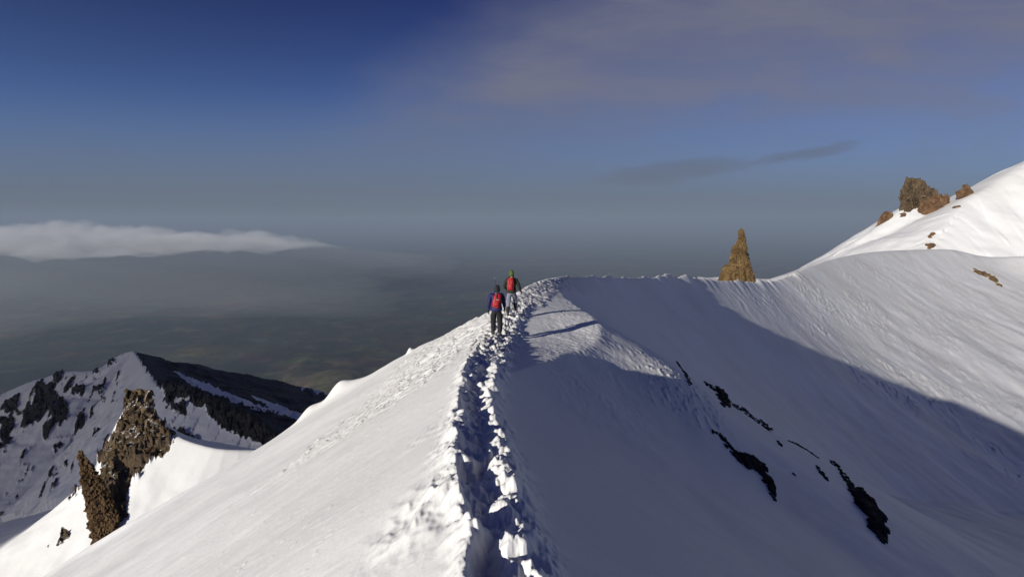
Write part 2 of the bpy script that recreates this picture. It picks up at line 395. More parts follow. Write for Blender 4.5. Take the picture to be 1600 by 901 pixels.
Q = Q[~(((azd > -70) & (azd < 20) & (rq > 230)) | ((azd > -70) & (azd < -6) & (rq > 72)))]
me = np_mesh('snow_ridge', np.stack([X, Y, H], -1).reshape(-1, 3), Q, {'dirt': dirt})
ridge = mesh_obj('snow_ridge', me, M_snow); tag(ridge, kind='structure')
print('ridge verts', len(me.vertices))

def hit(px, py, G=RID, rmin=1.5):
    d = ray(px, py); hz = math.hypot(d[0], d[1]); e = d[2]/hz; az = math.atan2(d[0], d[1])
    j = int(np.argmin(np.abs(G['angs']-az))); z = G['H'][:, j]; r = G['rs']
    m = (z/r >= e) & (r > rmin)
    if not m.any(): return None
    i = int(np.argmax(m)); rr = float(r[i])
    return Vector((math.sin(az)*rr, math.cos(az)*rr, float(z[i])))
def ground(x, y, G=RID):
    r = math.hypot(x, y); az = math.atan2(x, y)
    j = int(np.argmin(np.abs(G['angs']-az))); return float(np.interp(r, G['rs'], G['H'][:, j]))

# ------------------------------------------------------------------ left massif
def inpoly(px, py, poly):
    r = np.zeros(px.shape, bool); n = len(poly)
    for i in range(n):
        x1, y1 = poly[i]; x2, y2 = poly[(i+1) % n]
        if y1 == y2: continue
        c = ((y1 > py) != (y2 > py)) & (px < (x2-x1)*(py-y1)/(y2-y1)+x1)
        r ^= c
    return r
def simple(d, right, q):
    sl_, sr_, r = q
    return np.where(right, sr_, sl_)*(np.sqrt(d*d+r*r)-r)
def L(*p): return [P(a, b, c)+tuple(k) for (a, b, c, *k) in p]
angsL = np.radians(np.concatenate([np.arange(-84, -54, 0.4), np.arange(-54, -14, 0.055)])); rsL = np.concatenate([np.geomspace(48, 260, 420, endpoint=False), np.geomspace(260, 1100, 480)])
XL, YL, QL = polar(angsL, rsL)
peak_left = catmull(L((208, 548, 450, 0.95, 0.9, 0.6), (190, 553, 455, 0.9, 0.85, 1.5), (170, 566, 466, 0.85, 0.8, 1), (150, 579, 480, 0.85, 0.8, 3), (100, 580, 495, 0.85, 0.8, 3), (70, 590, 500, 0.85, .8, 3), (45, 597, 510, 0.85, 0.8, 4), (0, 616, 520, 0.85, 0.8, 4), (-100, 650, 540, 0.85, 0.8, 4), (-300, 760, 560, 0.85, 0.8, 4), (-700, 930, 600, 0.85, 0.8, 4)), 3)
peak_right = catmull(L((208, 548, 450, 0.6, 1.0, 0.5), (240, 561, 462, 0.45, 1.0, 3), (330, 590, 485, 0.45, 1.0, 3), (400, 612, 505, 0.45, 1.0, 3), (480, 641, 530, 0.45, 1.0, 3), (620, 700, 570, 0.45, 1.0, 3)), 3)
peak_front = catmull(L((208, 548, 450, 0.65, 1.0, 0.5), (222, 566, 420, 0.55, 0.95, 2), (236, 583, 390, 0.55, 0.95, 2), (243, 598, 360, 0.6, 0.9, 2), (262, 603, 330, 0.55, 0.9, 2), (300, 602, 310, 0.45, 0.8, 2), (330, 622, 296, 0.45, 0.8, 2), (372, 645, 285, 0.45, 0.8, 2), (415, 668, 275, 0.45, 0.9, 2), (450, 690, 268, 0.5, 0.9, 2)), 3)
spur = catmull(L((470, 712, 150, 0.8, 0.42, 1.0), (420, 704, 148, 0.7, 0.42, 1.0), (352, 702, 146, 0.62, 0.62, 0.5), (310, 694, 148, 0.62, 0.62, 0.4), (275, 680, 152, 0.62, 0.62, 0.6), (240, 650, 158, 1.0, 1.4, 1.0), (215, 625, 163, 1.9, 1.7, 1.0), (196, 640, 170, 2.0, 1.9, 1.0), (168, 725, 174, 1.5, 1.5, 1.0), (120, 798, 172, 1.0, 1.0, 1.5), (60, 866, 164, 0.8, 0.9, 2), (0, 928, 154, 0.75, 0.9, 2), (-150, 1100, 135, 0.7, 0.8, 2)), 3)
# 'left' side of a line running away to the left is the near side
HLm, e1 = field(XL, YL, peak_left, simple)
HLm, e1 = field(XL, YL, peak_right, lambda d, r, q: simple(d, ~r, q), HLm, e1)
HLm, e1 = field(XL, YL, peak_front, simple, HLm, e1)
D1 = e1[0]; S1 = e1[1]
HS, e2 = field(XL, YL, spur, simple)
isS = HS > HLm
HLm = np.maximum(HLm, HS); DD = np.where(isS, e2[0], D1); SS = np.where(isS, e2[1]+1000, S1)
HLm = blur(HLm, 6, sstep(1, 8, np.abs(DD)))
farm = 1.0*(~isS)
HLm += farm*sstep(2, 25, np.abs(DD))*(ridged(SS/22+0.5*fbm(DD/30, SS/30, 2, 80), DD/90, 3, 81)*2.2+fbm(XL/30, YL/30, 4, 82)*2.2)
HLm += (~farm.astype(bool))*sstep(1, 12, np.abs(DD))*fbm(XL/12, YL/12, 3, 83)*0.35
pxL, pyL = to_px(XL, YL, HLm)
jx = fbm((pxL+pyL*0.5)/4.5, pyL/22, 4, 90, 0.7)*8; jy = fbm((pxL+pyL*0.5)/7, pyL/14, 4, 91, 0.65)*7
qx, qy = pxL+jx, pyL+jy
dark = [[(60, 595), (92, 600), (84, 628), (66, 650), (36, 672), (33, 652), (50, 620)], [(0, 655), (22, 648), (22, 672), (0, 705)],
        [(88, 582), (100, 584), (88, 610), (78, 616)], [(104, 592), (115, 586), (112, 605), (102, 612)], [(112, 606), (134, 600), (130, 614), (108, 618)],
        [(148, 606), (168, 586), (164, 604), (150, 622)], [(95, 622), (106, 632), (108, 652), (80, 668), (70, 690), (66, 676), (80, 645)],
        [(147, 575), (156, 577), (150, 590)], [(170, 566), (182, 555), (178, 566), (172, 572)], [(126, 645), (131, 640), (130, 660), (124, 678), (118, 668)],
        [(98, 690), (108, 680), (96, 700), (86, 712)], [(55, 705), (60, 700), (50, 720), (38, 745), (36, 740)], [(38, 735), (46, 720), (36, 750), (24, 768)],
        [(22, 812), (36, 800), (28, 832), (18, 840)], [(45, 700), (56, 688), (50, 700)], [(5, 850), (22, 845), (10, 880), (0, 890)],
        [(8, 640), (30, 612), (34, 620), (14, 650)], [(0, 630), (18, 618), (12, 636), (0, 645)], [(180, 598), (186, 600), (184, 608)], [(40, 850), (60, 830), (52, 870), (38, 880)],
        [(75, 745), (92, 725), (84, 745)], [(8, 770), (16, 758), (10, 790)]]
# shaded rocky side: crest band and the gravel back slope
band = [[(243, 598), (262, 592), (300, 600), (330, 622), (372, 640), (400, 655), (440, 660), (452, 672), (440, 700), (415, 694), (380, 682), (345, 665), (322, 640), (300, 628), (278, 622), (258, 612), (243, 606)],
        [(256, 612), (268, 618), (276, 640), (262, 632)], [(282, 628), (292, 640), (290, 650), (276, 640)], [(255, 668), (300, 680), (318, 700), (270, 682)]]
scree = [[(214, 545), (216, 535), (240, 530), (330, 555), (400, 580), (520, 620), (480, 640), (470, 650), (400, 634), (330, 612), (300, 606), (262, 596), (243, 598), (232, 580), (222, 566), (212, 552)],
         [(300, 606), (340, 618), (400, 640), (470, 652), (440, 690), (400, 655), (340, 625)]]
streak = [[(268, 578), (300, 590), (340, 606), (400, 630), (420, 640), (360, 624), (300, 602)], [(385, 614), (440, 634), (480, 650), (470, 658), (430, 642)], [(405, 665), (440, 668), (430, 690), (405, 680)], [(300, 606), (330, 618), (360, 636), (340, 632), (310, 616)]]
warmp = [[(197, 612), (212, 612), (238, 640), (262, 665), (272, 690), (262, 710), (240, 716), (220, 742), (205, 752), (195, 810), (180, 826), (170, 780), (158, 762), (168, 735), (150, 722), (172, 690), (183, 668), (196, 640)],
         [(95, 828), (104, 820), (110, 835), (98, 850), (90, 858)], [(112, 768), (124, 765), (108, 785), (106, 790)], [(60, 880), (76, 848), (86, 836), (66, 872)], [(84, 812), (92, 806), (86, 820)]]
rock = np.zeros(XL.shape, F32); warm = np.zeros(XL.shape, F32)
frontS = isS
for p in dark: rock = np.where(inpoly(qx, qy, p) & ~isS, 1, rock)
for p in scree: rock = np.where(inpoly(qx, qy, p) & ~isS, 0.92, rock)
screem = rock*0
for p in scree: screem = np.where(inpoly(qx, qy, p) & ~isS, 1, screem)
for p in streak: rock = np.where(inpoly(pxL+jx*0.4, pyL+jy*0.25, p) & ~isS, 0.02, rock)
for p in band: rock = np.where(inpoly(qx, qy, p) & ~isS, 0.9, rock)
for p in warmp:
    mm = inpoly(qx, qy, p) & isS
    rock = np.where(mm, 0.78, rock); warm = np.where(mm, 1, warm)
speck = (pxL > 245) & (pxL < 420) & (pyL > 610) & (pyL < 702) & ~isS
rock = np.where(speck & (rock < 0.3), 0.30, rock)
gen = (pxL < 200) & ~isS & (rock < 0.3)
rock = np.where(gen, np.clip(0.16+1.0*fbm((pxL+pyL*0.42)/6, (pyL-pxL*0.2)/30, 4, 95, 0.6)*sstep(-0.3, 0.5, fbm(pxL/40, pyL/40, 2, 96)), 0, 0.85), rock)
rock = blur(rock, 2, np.ones_like(rock)); rk = sstep(0.35, 0.8, rock)
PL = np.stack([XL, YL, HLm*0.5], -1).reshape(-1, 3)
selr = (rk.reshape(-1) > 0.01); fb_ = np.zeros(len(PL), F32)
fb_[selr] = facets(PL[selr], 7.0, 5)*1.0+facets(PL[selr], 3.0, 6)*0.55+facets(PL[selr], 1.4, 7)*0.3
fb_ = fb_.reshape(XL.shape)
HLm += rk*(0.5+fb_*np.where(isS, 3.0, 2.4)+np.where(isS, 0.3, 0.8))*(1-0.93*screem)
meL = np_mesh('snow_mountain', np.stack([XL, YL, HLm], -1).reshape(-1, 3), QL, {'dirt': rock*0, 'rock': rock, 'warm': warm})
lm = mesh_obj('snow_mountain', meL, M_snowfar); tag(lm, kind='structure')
MASS = dict(H=HLm, rs=rsL, angs=angsL)

# ------------------------------------------------------------------ added unseen fog volume left of frame, dimming the sun on the left massif
def uw(u, w_): return (u*SY+w_*SX, -u*SX+w_*SY)
bmf = bmesh.new(); bmesh.ops.create_icosphere(bmf, subdivisions=5, radius=1.0)
for v in bmf.verts:
    k = 1+0.10*float(fbm(np.array([v.co.x*2.2]), np.array([v.co.y*2.2+v.co.z*1.3]), 3, 101)[0])
    q = v.co*k; sq = [math.copysign(abs(c)**0.55, c) for c in q]
    X0, Y0 = uw(-760+sq[0]*560, -470+sq[1]*95); v.co = Vector((X0, Y0, -110+sq[2]*330))
mef = bpy.data.meshes.new('added_shade_fog'); bmf.to_mesh(mef); bmf.free()
mfog = bpy.data.materials.new('shade_fog_vapour'); mfog.use_nodes = True; nt = mfog.node_tree; nt.nodes.remove(nt.nodes['Principled BSDF'])
pv = nt.nodes.new('ShaderNodeVolumePrincipled'); pv.inputs['Density'].default_value = 0.0135; pv.inputs['Color'].default_value = (0.98, 0.98, 0.98, 1)
lk(nt, pv.outputs[0], nt.nodes['Material Output'].inputs['Volume'])
tag(mesh_obj('added_shade_fog', mef, mfog), 'unseen fog volume added to shade the left snow mountain', kind='stuff')

# ------------------------------------------------------------------ right mountain
angsR = np.radians(np.arange(24, 62, 0.06)); rsR = np.geomspace(330, 1200, 420)
XR, YR, QR = polar(angsR, rsR)
rA = catmull(L((1270, 430, 560, 0.8, 0.6, 5), (1305, 405, 565, 0.8, 0.6, 5), (1345, 376, 570, 0.8, 0.6, 5), (1385, 350, 575, 0.8, 0.6, 4), (1412, 325, 580, 0.8, 0.6, 4), (1436, 313, 585, 0.8, 0.6, 4), (1470, 320, 590, 0.8, 0.65, 4), (1488, 323, 592, 0.8, 0.65, 3), (1520, 322, 600, 0.8, 0.65, 3), (1580, 330, 620, 0.8, 0.65, 4)), 3)
rB = catmull(L((1450, 388, 470, 0.5, 0.75, 8), (1475, 362, 490, 0.5, 0.72, 8), (1500, 330, 515, 0.5, 0.7, 8), (1514, 313, 530, 0.6, 0.7, 7), (1530, 302, 535, 0.7, 0.7, 8), (1560, 286, 545, 0.7, 0.7, 10), (1600, 262, 555, 0.7, 0.7, 12), (1680, 225, 570, 0.7, 0.7, 12), (1900, 190, 560, 0.7, 0.7, 12)), 3)
HRm, e4 = field(XR, YR, rA, simple)
HRm, e4 = field(XR, YR, rB, simple, HRm, e4)
HRm = blur(HRm, 10, sstep(2, 20, np.abs(e4[0])))
HRm += sstep(3, 40, np.abs(e4[0]))*(fbm(XR/45, YR/45, 3, 110)*1.6+ridged(e4[1]/30, e4[0]/140, 2, 111)*0.9)
HRm += fbm(XR/8, YR/8, 3, 112)*0.12
RMT = dict(H=HRm, rs=rsR, angs=angsR)
z0 = XR*0
meR = np_mesh('snow_slope', np.stack([XR, YR, HRm], -1).reshape(-1, 3), QR, {'rock': z0, 'warm': z0, 'dirt': z0+0.05})
tag(mesh_obj('snow_slope', meR, M_snowfar), kind='structure')

# ------------------------------------------------------------------ lowland
PZ = -2500.0
angsP = np.radians(np.concatenate([np.arange(-60, 60, 0.2), np.arange(60, 300.1, 4.0)])); rsP = np.concatenate([np.geomspace(150, 12000, 300, endpoint=False), np.geomspace(12000, 320000, 120)])
XP, YP, QP = polar(angsP, rsP)
RP = np.sqrt(XP*XP+YP*YP)
wf = 1+0.35*fbm(XP/2500, YP/2500, 2, 119)
HP = PZ+1500*np.exp(-(RP*wf/4300.0)**1.3)+(220*fbm(XP/900, YP/900, 5, 120)+90*ridged(XP/700, YP/700, 4, 121))*np.exp(-RP/3800)+fbm(XP/2600, YP/2600, 5, 122)*150*np.exp(-RP/14000)+60*np.maximum(0, fbm(XP/16000, YP/16000, 4, 123))*sstep(20000, 60000, RP)
HP = np.where(RP < 700, np.minimum(HP, -760-(700-RP)*0.4), HP)
HP = np.maximum(HP, PZ)
meP = np_mesh('plain', np.stack([XP, YP, HP], -1).reshape(-1, 3), QP)
m, nt, b = mat('lowland')
g = nt.nodes.new('ShaderNodeNewGeometry').outputs['Position']
n1 = noise(nt, g, 0.00022, 7, 0.6, 0.5); n2 = noise(nt, g, 0.0016, 7, 0.68)
vo = nt.nodes.new('ShaderNodeTexVoronoi'); vo.inputs['Scale'].default_value = 0.0016; lk(nt, g, vo.inputs['Vector'])
c = ramp(nt, n1.outputs[0], [(0.36, (0.010, 0.012, 0.010)), (0.5, (0.026, 0.024, 0.014)), (0.64, (0.17, 0.12, 0.075))]).outputs[0]
c2 = ramp(nt, n2.outputs[0], [(0.38, (0.010, 0.012, 0.008)), (0.52, (0.045, 0.042, 0.014)), (0.7, (0.26, 0.20, 0.11))]).outputs[0]
c = mixc(nt, 0.5, c, c2)
c = mixc(nt, 0.35, c, vo.outputs['Color'], 'SOFT_LIGHT')
spz = nt.nodes.new('ShaderNodeSeparateXYZ'); lk(nt, g, spz.inputs[0])
hi = SMn(nt, spz.outputs['Z'], -2440.0, -2000.0)
c3 = ramp(nt, n2.outputs[0], [(0.36, (0.03, 0.032, 0.016)), (0.5, (0.12, 0.11, 0.05)), (0.66, (0.26, 0.22, 0.12))]).outputs[0]
c = mixc(nt, hi, c, c3)
lk(nt, c, b.inputs['Base Color']); b.inputs['Roughness'].default_value = 0.95; b.inputs['Specular IOR Level'].default_value = 0.05
lk(nt, bump(nt, n2.outputs[0], 1.0, 60), b.inputs['Normal'])
tag(mesh_obj('plain', meP, m), kind='structure')

# ------------------------------------------------------------------ haze
bpy.ops.mesh.primitive_cube_add(size=1, location=(0, 0, 0)); hz = bpy.context.object; hz.name = 'haze'
hz.data.name = 'haze'; zt = 520.0; zb = PZ-1.0-5
hz.scale = (700000, 700000, zt-zb); hz.location = (0, 0, (zt+zb)/2)
m = bpy.data.materials.new('haze'); m.use_nodes = True; nt = m.node_tree
nt.nodes.remove(nt.nodes['Principled BSDF'])
pv = nt.nodes.new('ShaderNodeVolumePrincipled'); pv.inputs['Density'].default_value = 3.7e-5
pv.inputs['Color'].default_value = (0.36, 0.44, 0.55, 1); pv.inputs['Anisotropy'].default_value = 0.0
lk(nt, pv.outputs[0], nt.nodes['Material Output'].inputs['Volume']); hz.data.materials.append(m)
tag(hz, 'thin grey haze lying over the lowland', kind='stuff')

# ------------------------------------------------------------------ cloud bank over the lowland on the left
def cloud():
    nx, ny = 420, 200
    u_ = np.linspace(-1, 1, nx); v_ = np.linspace(-1, 1, ny); U, V_ = np.meshgrid(u_, v_)
    cx, cy_ = -13000.0, 14500.0; ax_, ay_ = 8600.0, 3900.0
    Xc = cx+U*ax_+V_*-1500; Yc = cy_+V_*ay_
    e = 1-(np.abs(U)**3.0+np.abs(V_)**2.6)+0.55*fbm(Xc/2600, Yc/1500, 4, 130)-0.35*sstep(0.0, 1.0, U)
    body = sstep(0.0, 0.95, e)
    puff = np.maximum(0, 1-2*np.abs(fbm(Xc/1300, Yc/900, 5, 131, 0.55)))
    und = 130*fbm(Xc/2200, Yc/1400, 4, 137)+60*fbm(Xc/500, Yc/500, 3, 138)
    topz = -700+und+body*(270+220*puff+120*fbm(Xc/2600, Yc/1600, 3, 134))*(1-0.4*sstep(-0.2, 1, U))+sstep(-0.4, 0.8, V_)*body*200
    botz = -701+und-body*(110+60*fbm(Xc/900, Yc/900, 3, 132))
    V2 = np.concatenate([np.stack([Xc, Yc, topz], -1).reshape(-1, 3), np.stack([Xc, Yc, botz], -1).reshape(-1, 3)])
    keep = body > 0.001
    i_ = np.arange((ny-1)*(nx-1)); r_ = i_//(nx-1); c_ = i_ % (nx-1); q = r_*nx+c_
    Qt = np.stack([q, q+1, q+nx+1, q+nx], 1); kf = keep.reshape(-1)[Qt].any(1); Qt = Qt[kf]
    Qb = Qt[:, ::-1]+nx*ny
    # side walls along the open border
    from collections import Counter
    cnt = {}
    for f_ in Qt.tolist():
        for a_, b_ in zip(f_, f_[1:]+f_[:1]):
            if (b_, a_) in cnt: del cnt[(b_, a_)]
            else: cnt[(a_, b_)] = 1
    Sd = np.array([[b_, a_, a_+nx*ny, b_+nx*ny] for a_, b_ in cnt])
    Qa = np.concatenate([Qt, Qb, Sd]); us = np.unique(Qa); mp_ = np.zeros(len(V2), int); mp_[us] = np.arange(len(us))
    me_ = np_mesh('cloud_bank', V2[us], mp_[Qa])
    m = bpy.data.materials.new('cloud_vapour'); m.use_nodes = True; nt = m.node_tree; nt.nodes.remove(nt.nodes['Principled BSDF'])
    pv = nt.nodes.new('ShaderNodeVolumePrincipled'); pv.inputs['Density'].default_value = 0.0010
    pv.inputs['Color'].default_value = (0.99, 0.99, 0.99, 1); pv.inputs['Anisotropy'].default_value = -0.1
    lk(nt, pv.outputs[0], nt.nodes['Material Output'].inputs['Volume'])
    tag(mesh_obj('cloud_bank', me_, m), 'low sunlit grey white cloud bank over the hazy lowland at the left', kind='stuff')
cloud()
bmf = bmesh.new(); bmesh.ops.create_icosphere(bmf, subdivisions=5, radius=1.0)
for v in bmf.verts:
    k = 1+0.25*float(fbm(np.array([v.co.x*1.8]), np.array([v.co.y*1.8+v.co.z]), 3, 140)[0])
    v.co = Vector((-11500+v.co.x*k*9500, 13500+v.co.y*k*6000, -1400+v.co.z*k*1000))
mem = bpy.data.meshes.new('mist'); bmf.to_mesh(mem); bmf.free()
mm_ = bpy.data.materials.new('mist_vapour'); mm_.use_nodes = True; nt = mm_.node_tree; nt.nodes.remove(nt.nodes['Principled BSDF'])
pv = nt.nodes.new('ShaderNodeVolumePrincipled'); pv.inputs['Density'].default_value = 0.000032; pv.inputs['Color'].default_value = (0.95, 0.95, 0.90, 1)
lk(nt, pv.outputs[0], nt.nodes['Material Output'].inputs['Volume'])
tag(mesh_obj('mist', mem, mm_), 'faint mist hanging below the cloud bank at the left', kind='stuff')

# ------------------------------------------------------------------ rocks
def icorock(bm_, c, s, rot, seed, sub=3, amp=0.32, cuts=True):
    r = bmesh.ops.create_icosphere(bm_, subdivisions=sub, radius=1.0)
    vs = r['verts']; co = np.array([v.co[:] for v in vs], F32)
    n = np.stack([fbm(co[:, 0]*1.3+seed, co[:, 1]*1.3+co[:, 2]*0.9, 3, 1), ], 1)
    n2 = ridged(co[:, 0]*2.1-co[:, 2]*1.1+seed*1.7, co[:, 1]*2.1+co[:, 2]*1.4, 3, 2)[:, None]
    k = 1+n*amp+n2*amp*0.35
    co = co*k
    if cuts:
        rr = random.Random(seed)
        for _ in range(7):
            d = np.array([rr.gauss(0, 1), rr.gauss(0, 1), rr.gauss(0, 1)]); d /= np.linalg.norm(d)
            h = rr.uniform(0.55, 0.85); t = co@d
            co = co-np.maximum(0, t-h)[:, None]*d*0.9
    Mx = Matrix.Translation(c)@rot.to_4x4()@Matrix.Diagonal((s[0], s[1], s[2], 1))
    for v, p in zip(vs, co): v.co = Mx@Vector(p.tolist())
def bm_obj(name, bm_, m, smooth=False, parent=None):
    me_ = bpy.data.meshes.new(name); bm_.to_mesh(me_); bm_.free()
    me_.polygons.foreach_set('use_smooth', [smooth]*len(me_.polygons))
    return mesh_obj(name, me_, m, parent)
def frame_at(G, p):
    e = 0.02*math.hypot(p.x, p.y)
    a = Vector((e, 0, ground(p.x+e, p.y, G)-ground(p.x, p.y, G))); b_ = Vector((0, e, ground(p.x, p.y+e, G)-ground(p.x, p.y, G)))
    return a.cross(b_).normalized()
M_black = rock_material('dark_rock', [(0.012, 0.011, 0.011), (0.03, 0.027, 0.026), (0.06, 0.055, 0.05)], 2.0, 0.0, 0.15)
M_brown = rock_material('brown_rock', [(0.045, 0.028, 0.013), (0.14, 0.088, 0.038), (0.27, 0.18, 0.085)], 0.35, -0.05, 0.5)
M_red = rock_material('reddish_rock', [(0.05, 0.028, 0.016), (0.15, 0.085, 0.042), (0.26, 0.16, 0.09)], 0.16, -0.12, 1.0)
M_olive = rock_material('olive_rock', [(0.03, 0.020, 0.014), (0.11, 0.075, 0.040), (0.20, 0.15, 0.09)], 0.16, 0.0, 1.0)
def outcrop(name, pts, m, label, G=RID, seed=1, group=None, dens=1.0, cat='rock', small='outcrop'):
    """pts: chain of (px, py, halfwidth in px); boulders scattered along it on the slope"""
    bm_ = bmesh.new(); rr = random.Random(seed); k = 0
    for (a, b_) in zip(pts[:-1], pts[1:]):
        Lp = math.hypot(b_[0]-a[0], b_[1]-a[1]); n = max(2, int(Lp*dens/max(1.5, (a[2]+b_[2])*0.30)))
        for i in range(n):
            t = (i+rr.random())/n; w_ = a[2]+(b_[2]-a[2])*t
            for j in range(1 if w_ < 3.0 else int(1+w_/2.4)):
                sz = max(1.9, w_*rr.uniform(0.38, 0.68)) if w_ > 3 else w_*rr.uniform(0.85, 1.3)
                off = rr.uniform(-1, 1)*max(0, w_-sz*0.7)
                px = a[0]+(b_[0]-a[0])*t+off*(b_[1]-a[1])/Lp+rr.uniform(-.7, .7); py = a[1]+(b_[1]-a[1])*t-off*(b_[0]-a[0])/Lp
                p = hit(px, py, G)
                if p is None: continue
                mpp = p.length/FPX
                nrm = frame_at(G, p)
                q = nrm.to_track_quat('Z', 'Y').to_matrix()@Matrix.Rotation(rr.uniform(0, 6.28), 3, 'Z')
                graz = max(0.25, abs(nrm.dot(p.normalized())))
                s_ = sz*mpp
                icorock(bm_, p, (s_*rr.uniform(0.8, 1.35), s_*rr.uniform(0.8, 1.35), s_*rr.uniform(0.5, 0.95)), q, seed*50+k, 2 if sz < 4 else 3, 0.4)
                k += 1
    o = bm_obj(name, bm_, m)
    if k == 0: bpy.data.objects.remove(o); return None
    md = o.modifiers.new('r', 'REMESH'); md.mode = 'VOXEL'; md.voxel_size = 0.42*mpp
    dg = bpy.context.evaluated_depsgraph_get(); me2 = bpy.data.meshes.new_from_object(o.evaluated_get(dg)); bpy.data.objects.remove(o)
    b2 = bmesh.new(); b2.from_mesh(me2); b2.verts.ensure_lookup_table()
    seen = set(); parts = []
    for v0 in b2.verts:
        if v0.index in seen: continue
        st = [v0]; seen.add(v0.index); isl = []
        while st:
            v_ = st.pop(); isl.append(v_.index)
            for e_ in v_.link_edges:
                w2 = e_.other_vert(v_)
                if w2.index not in seen: seen.add(w2.index); st.append(w2)
        parts.append(isl)
    parts.sort(key=lambda q: -len(q)); co = [v_.co.copy() for v_ in b2.verts]; fs = [[v_.index for v_ in f_.verts] for f_ in b2.faces]; b2.free()
    own = {}
    for pi_, isl in enumerate(parts):
        for i_ in isl: own[i_] = pi_
    for pi_, isl in enumerate(parts):
        if pi_ and len(isl) < 40: continue
        ix = {i_: n_ for n_, i_ in enumerate(isl)}
        cc = sum((co[i_] for i_ in isl), Vector())/len(isl)
        me3 = bpy.data.meshes.new(name)
        me3.from_pydata([co[i_]-cc for i_ in isl], [], [[ix[a_] for a_ in f_] for f_ in fs if own[f_[0]] == pi_])
        ob = mesh_obj(name if pi_ == 0 else 'stone', me3, m); ob.location = cc
        if pi_ == 0: tag(ob, label, cat, group)
        else: tag(ob, 'loose stone lying close to the '+small, 'stone', 'loose stones close to the '+small)
gA = 'black rocks poking out of the shaded bowl'
outcrop('rock_outcrop', [(1057, 567, 3), (1066, 578, 1.5), (1074, 588, 4), (1079, 602, 4)], M_black, 'small black rocks at the upper left start of the shaded rock line', small='rocks at the upper left end of the rock line', seed=3, group=gA)
outcrop('rock_outcrop', [(1100, 598, 2.5), (1118, 608, 6), (1130, 620, 12), (1131, 636, 8)], M_black, 'squat wedge of black rock at the head of the thin diagonal rock rib', small='black wedge heading the thin rib', seed=5, group=gA)
outcrop('rock_outcrop', [(1140, 630, 3.6), (1162, 641, 4.2), (1180, 655, 3.8), (1194, 663, 5), (1206, 673, 4)], M_black, 'long thin black rock rib running diagonally down the shaded slope', small='long thin black rock rib', seed=7, group=gA, dens=1.3)
outcrop('rock_outcrop', [(1113, 673, 3), (1128, 684, 5), (1140, 700, 5)], M_black, 'scattered black rocks just above the jagged middle outcrop', small='rocks above the middle black outcrop', seed=9, group=gA)
outcrop('rock_outcrop', [(1140, 700, 5), (1155, 715, 8), (1166, 720, 13), (1185, 728, 11), (1196, 745, 9), (1205, 765, 7), (1210, 782, 4)], M_black, 'jagged black outcrop in the middle of the shaded bowl, bent downhill to a tail', small='jagged black outcrop in mid bowl', seed=11, group=gA, dens=1.1)
outcrop('rock_outcrop', [(1215, 690, 2.5), (1221, 697, 2)], M_black, 'tiny black stone between the thin rib and the dotted rock line', small='tiny stone below the thin rib', seed=13, group=gA)
outcrop('rock_outcrop', [(1230, 688, 1.3), (1245, 694, 2), (1262, 704, 1.6), (1278, 715, 1.6)], M_black, 'dotted line of small black stones on the shaded slope', small='dotted rock line in the shade', seed=15, group=gA, dens=1.2)
outcrop('rock_outcrop', [(1275, 728, 3), (1285, 740, 4), (1292, 752, 4)], M_black, 'short crooked black rock left of the top of the big lower outcrop', small='short crooked black rock', seed=17, group=gA)
outcrop('rock_outcrop', [(1298, 720, 4), (1310, 730, 3), (1320, 745, 5), (1330, 760, 5), (1345, 778, 13), (1358, 800, 17), (1368, 820, 14), (1378, 838, 8), (1384, 850, 3)], M_black, 'largest black outcrop, low at the right of the shaded bowl', small='largest black outcrop low in the bowl', seed=19, group=gA, dens=1.2)
outcrop('rock_outcrop', [(1239, 741, 2.2), (1241, 742, 2)], M_black, 'lone black stone between the two large shaded outcrops', small='lone stone between the black outcrops', seed=20, group=gA)
outcrop('rock_outcrop', [(1524, 424, 4), (1535, 428, 5), (1546, 433, 5), (1558, 443, 4), (1562, 447, 2)], M_brown, 'broken brown rocks high on the sunlit wall at the right', small='brown rocks high on the sunlit wall', seed=21, dens=0.7)
outcrop('rock_outcrop', [(309, 830, 2), (314, 808, 3), (320, 795, 5), (332, 786, 4), (346, 776, 6)], M_brown, 'small brown rocks on the edge of the bright snow slope', G=MASS, small='brown rocks on the bright slope edge', seed=23, dens=0.9)
outcrop('rock_outcrop', [(449, 676, 4), (453, 680, 4)], M_brown, 'brown knob beside a dark rock at the left snow skyline', G=MASS, small='brown knob on the left snow skyline', seed=25) if hit(449, 676, MASS) else None
outcrop('boulder', [(1408, 337, 4), (1414, 339, 4)], M_red, 'small brown boulder in the snow below the jagged brown castle', G=RMT, seed=27, dens=0.6)
outcrop('boulder', [(1453, 372, 3.5), (1458, 367, 4)], M_red, 'upper of two small reddish rocks in the crease of the bright slope', G=RMT, seed=29)
outcrop('boulder', [(1451, 389, 3), (1456, 382, 3)], M_red, 'lower of two small reddish rocks in the crease, at the top of the wall', G=RMT, seed=31)
outcrop('boulder', [(1494, 325, 2.5), (1497, 323, 2.5)], M_red, 'tiny dark rock between the round brown boulder and the forked crag', G=RMT, seed=33)

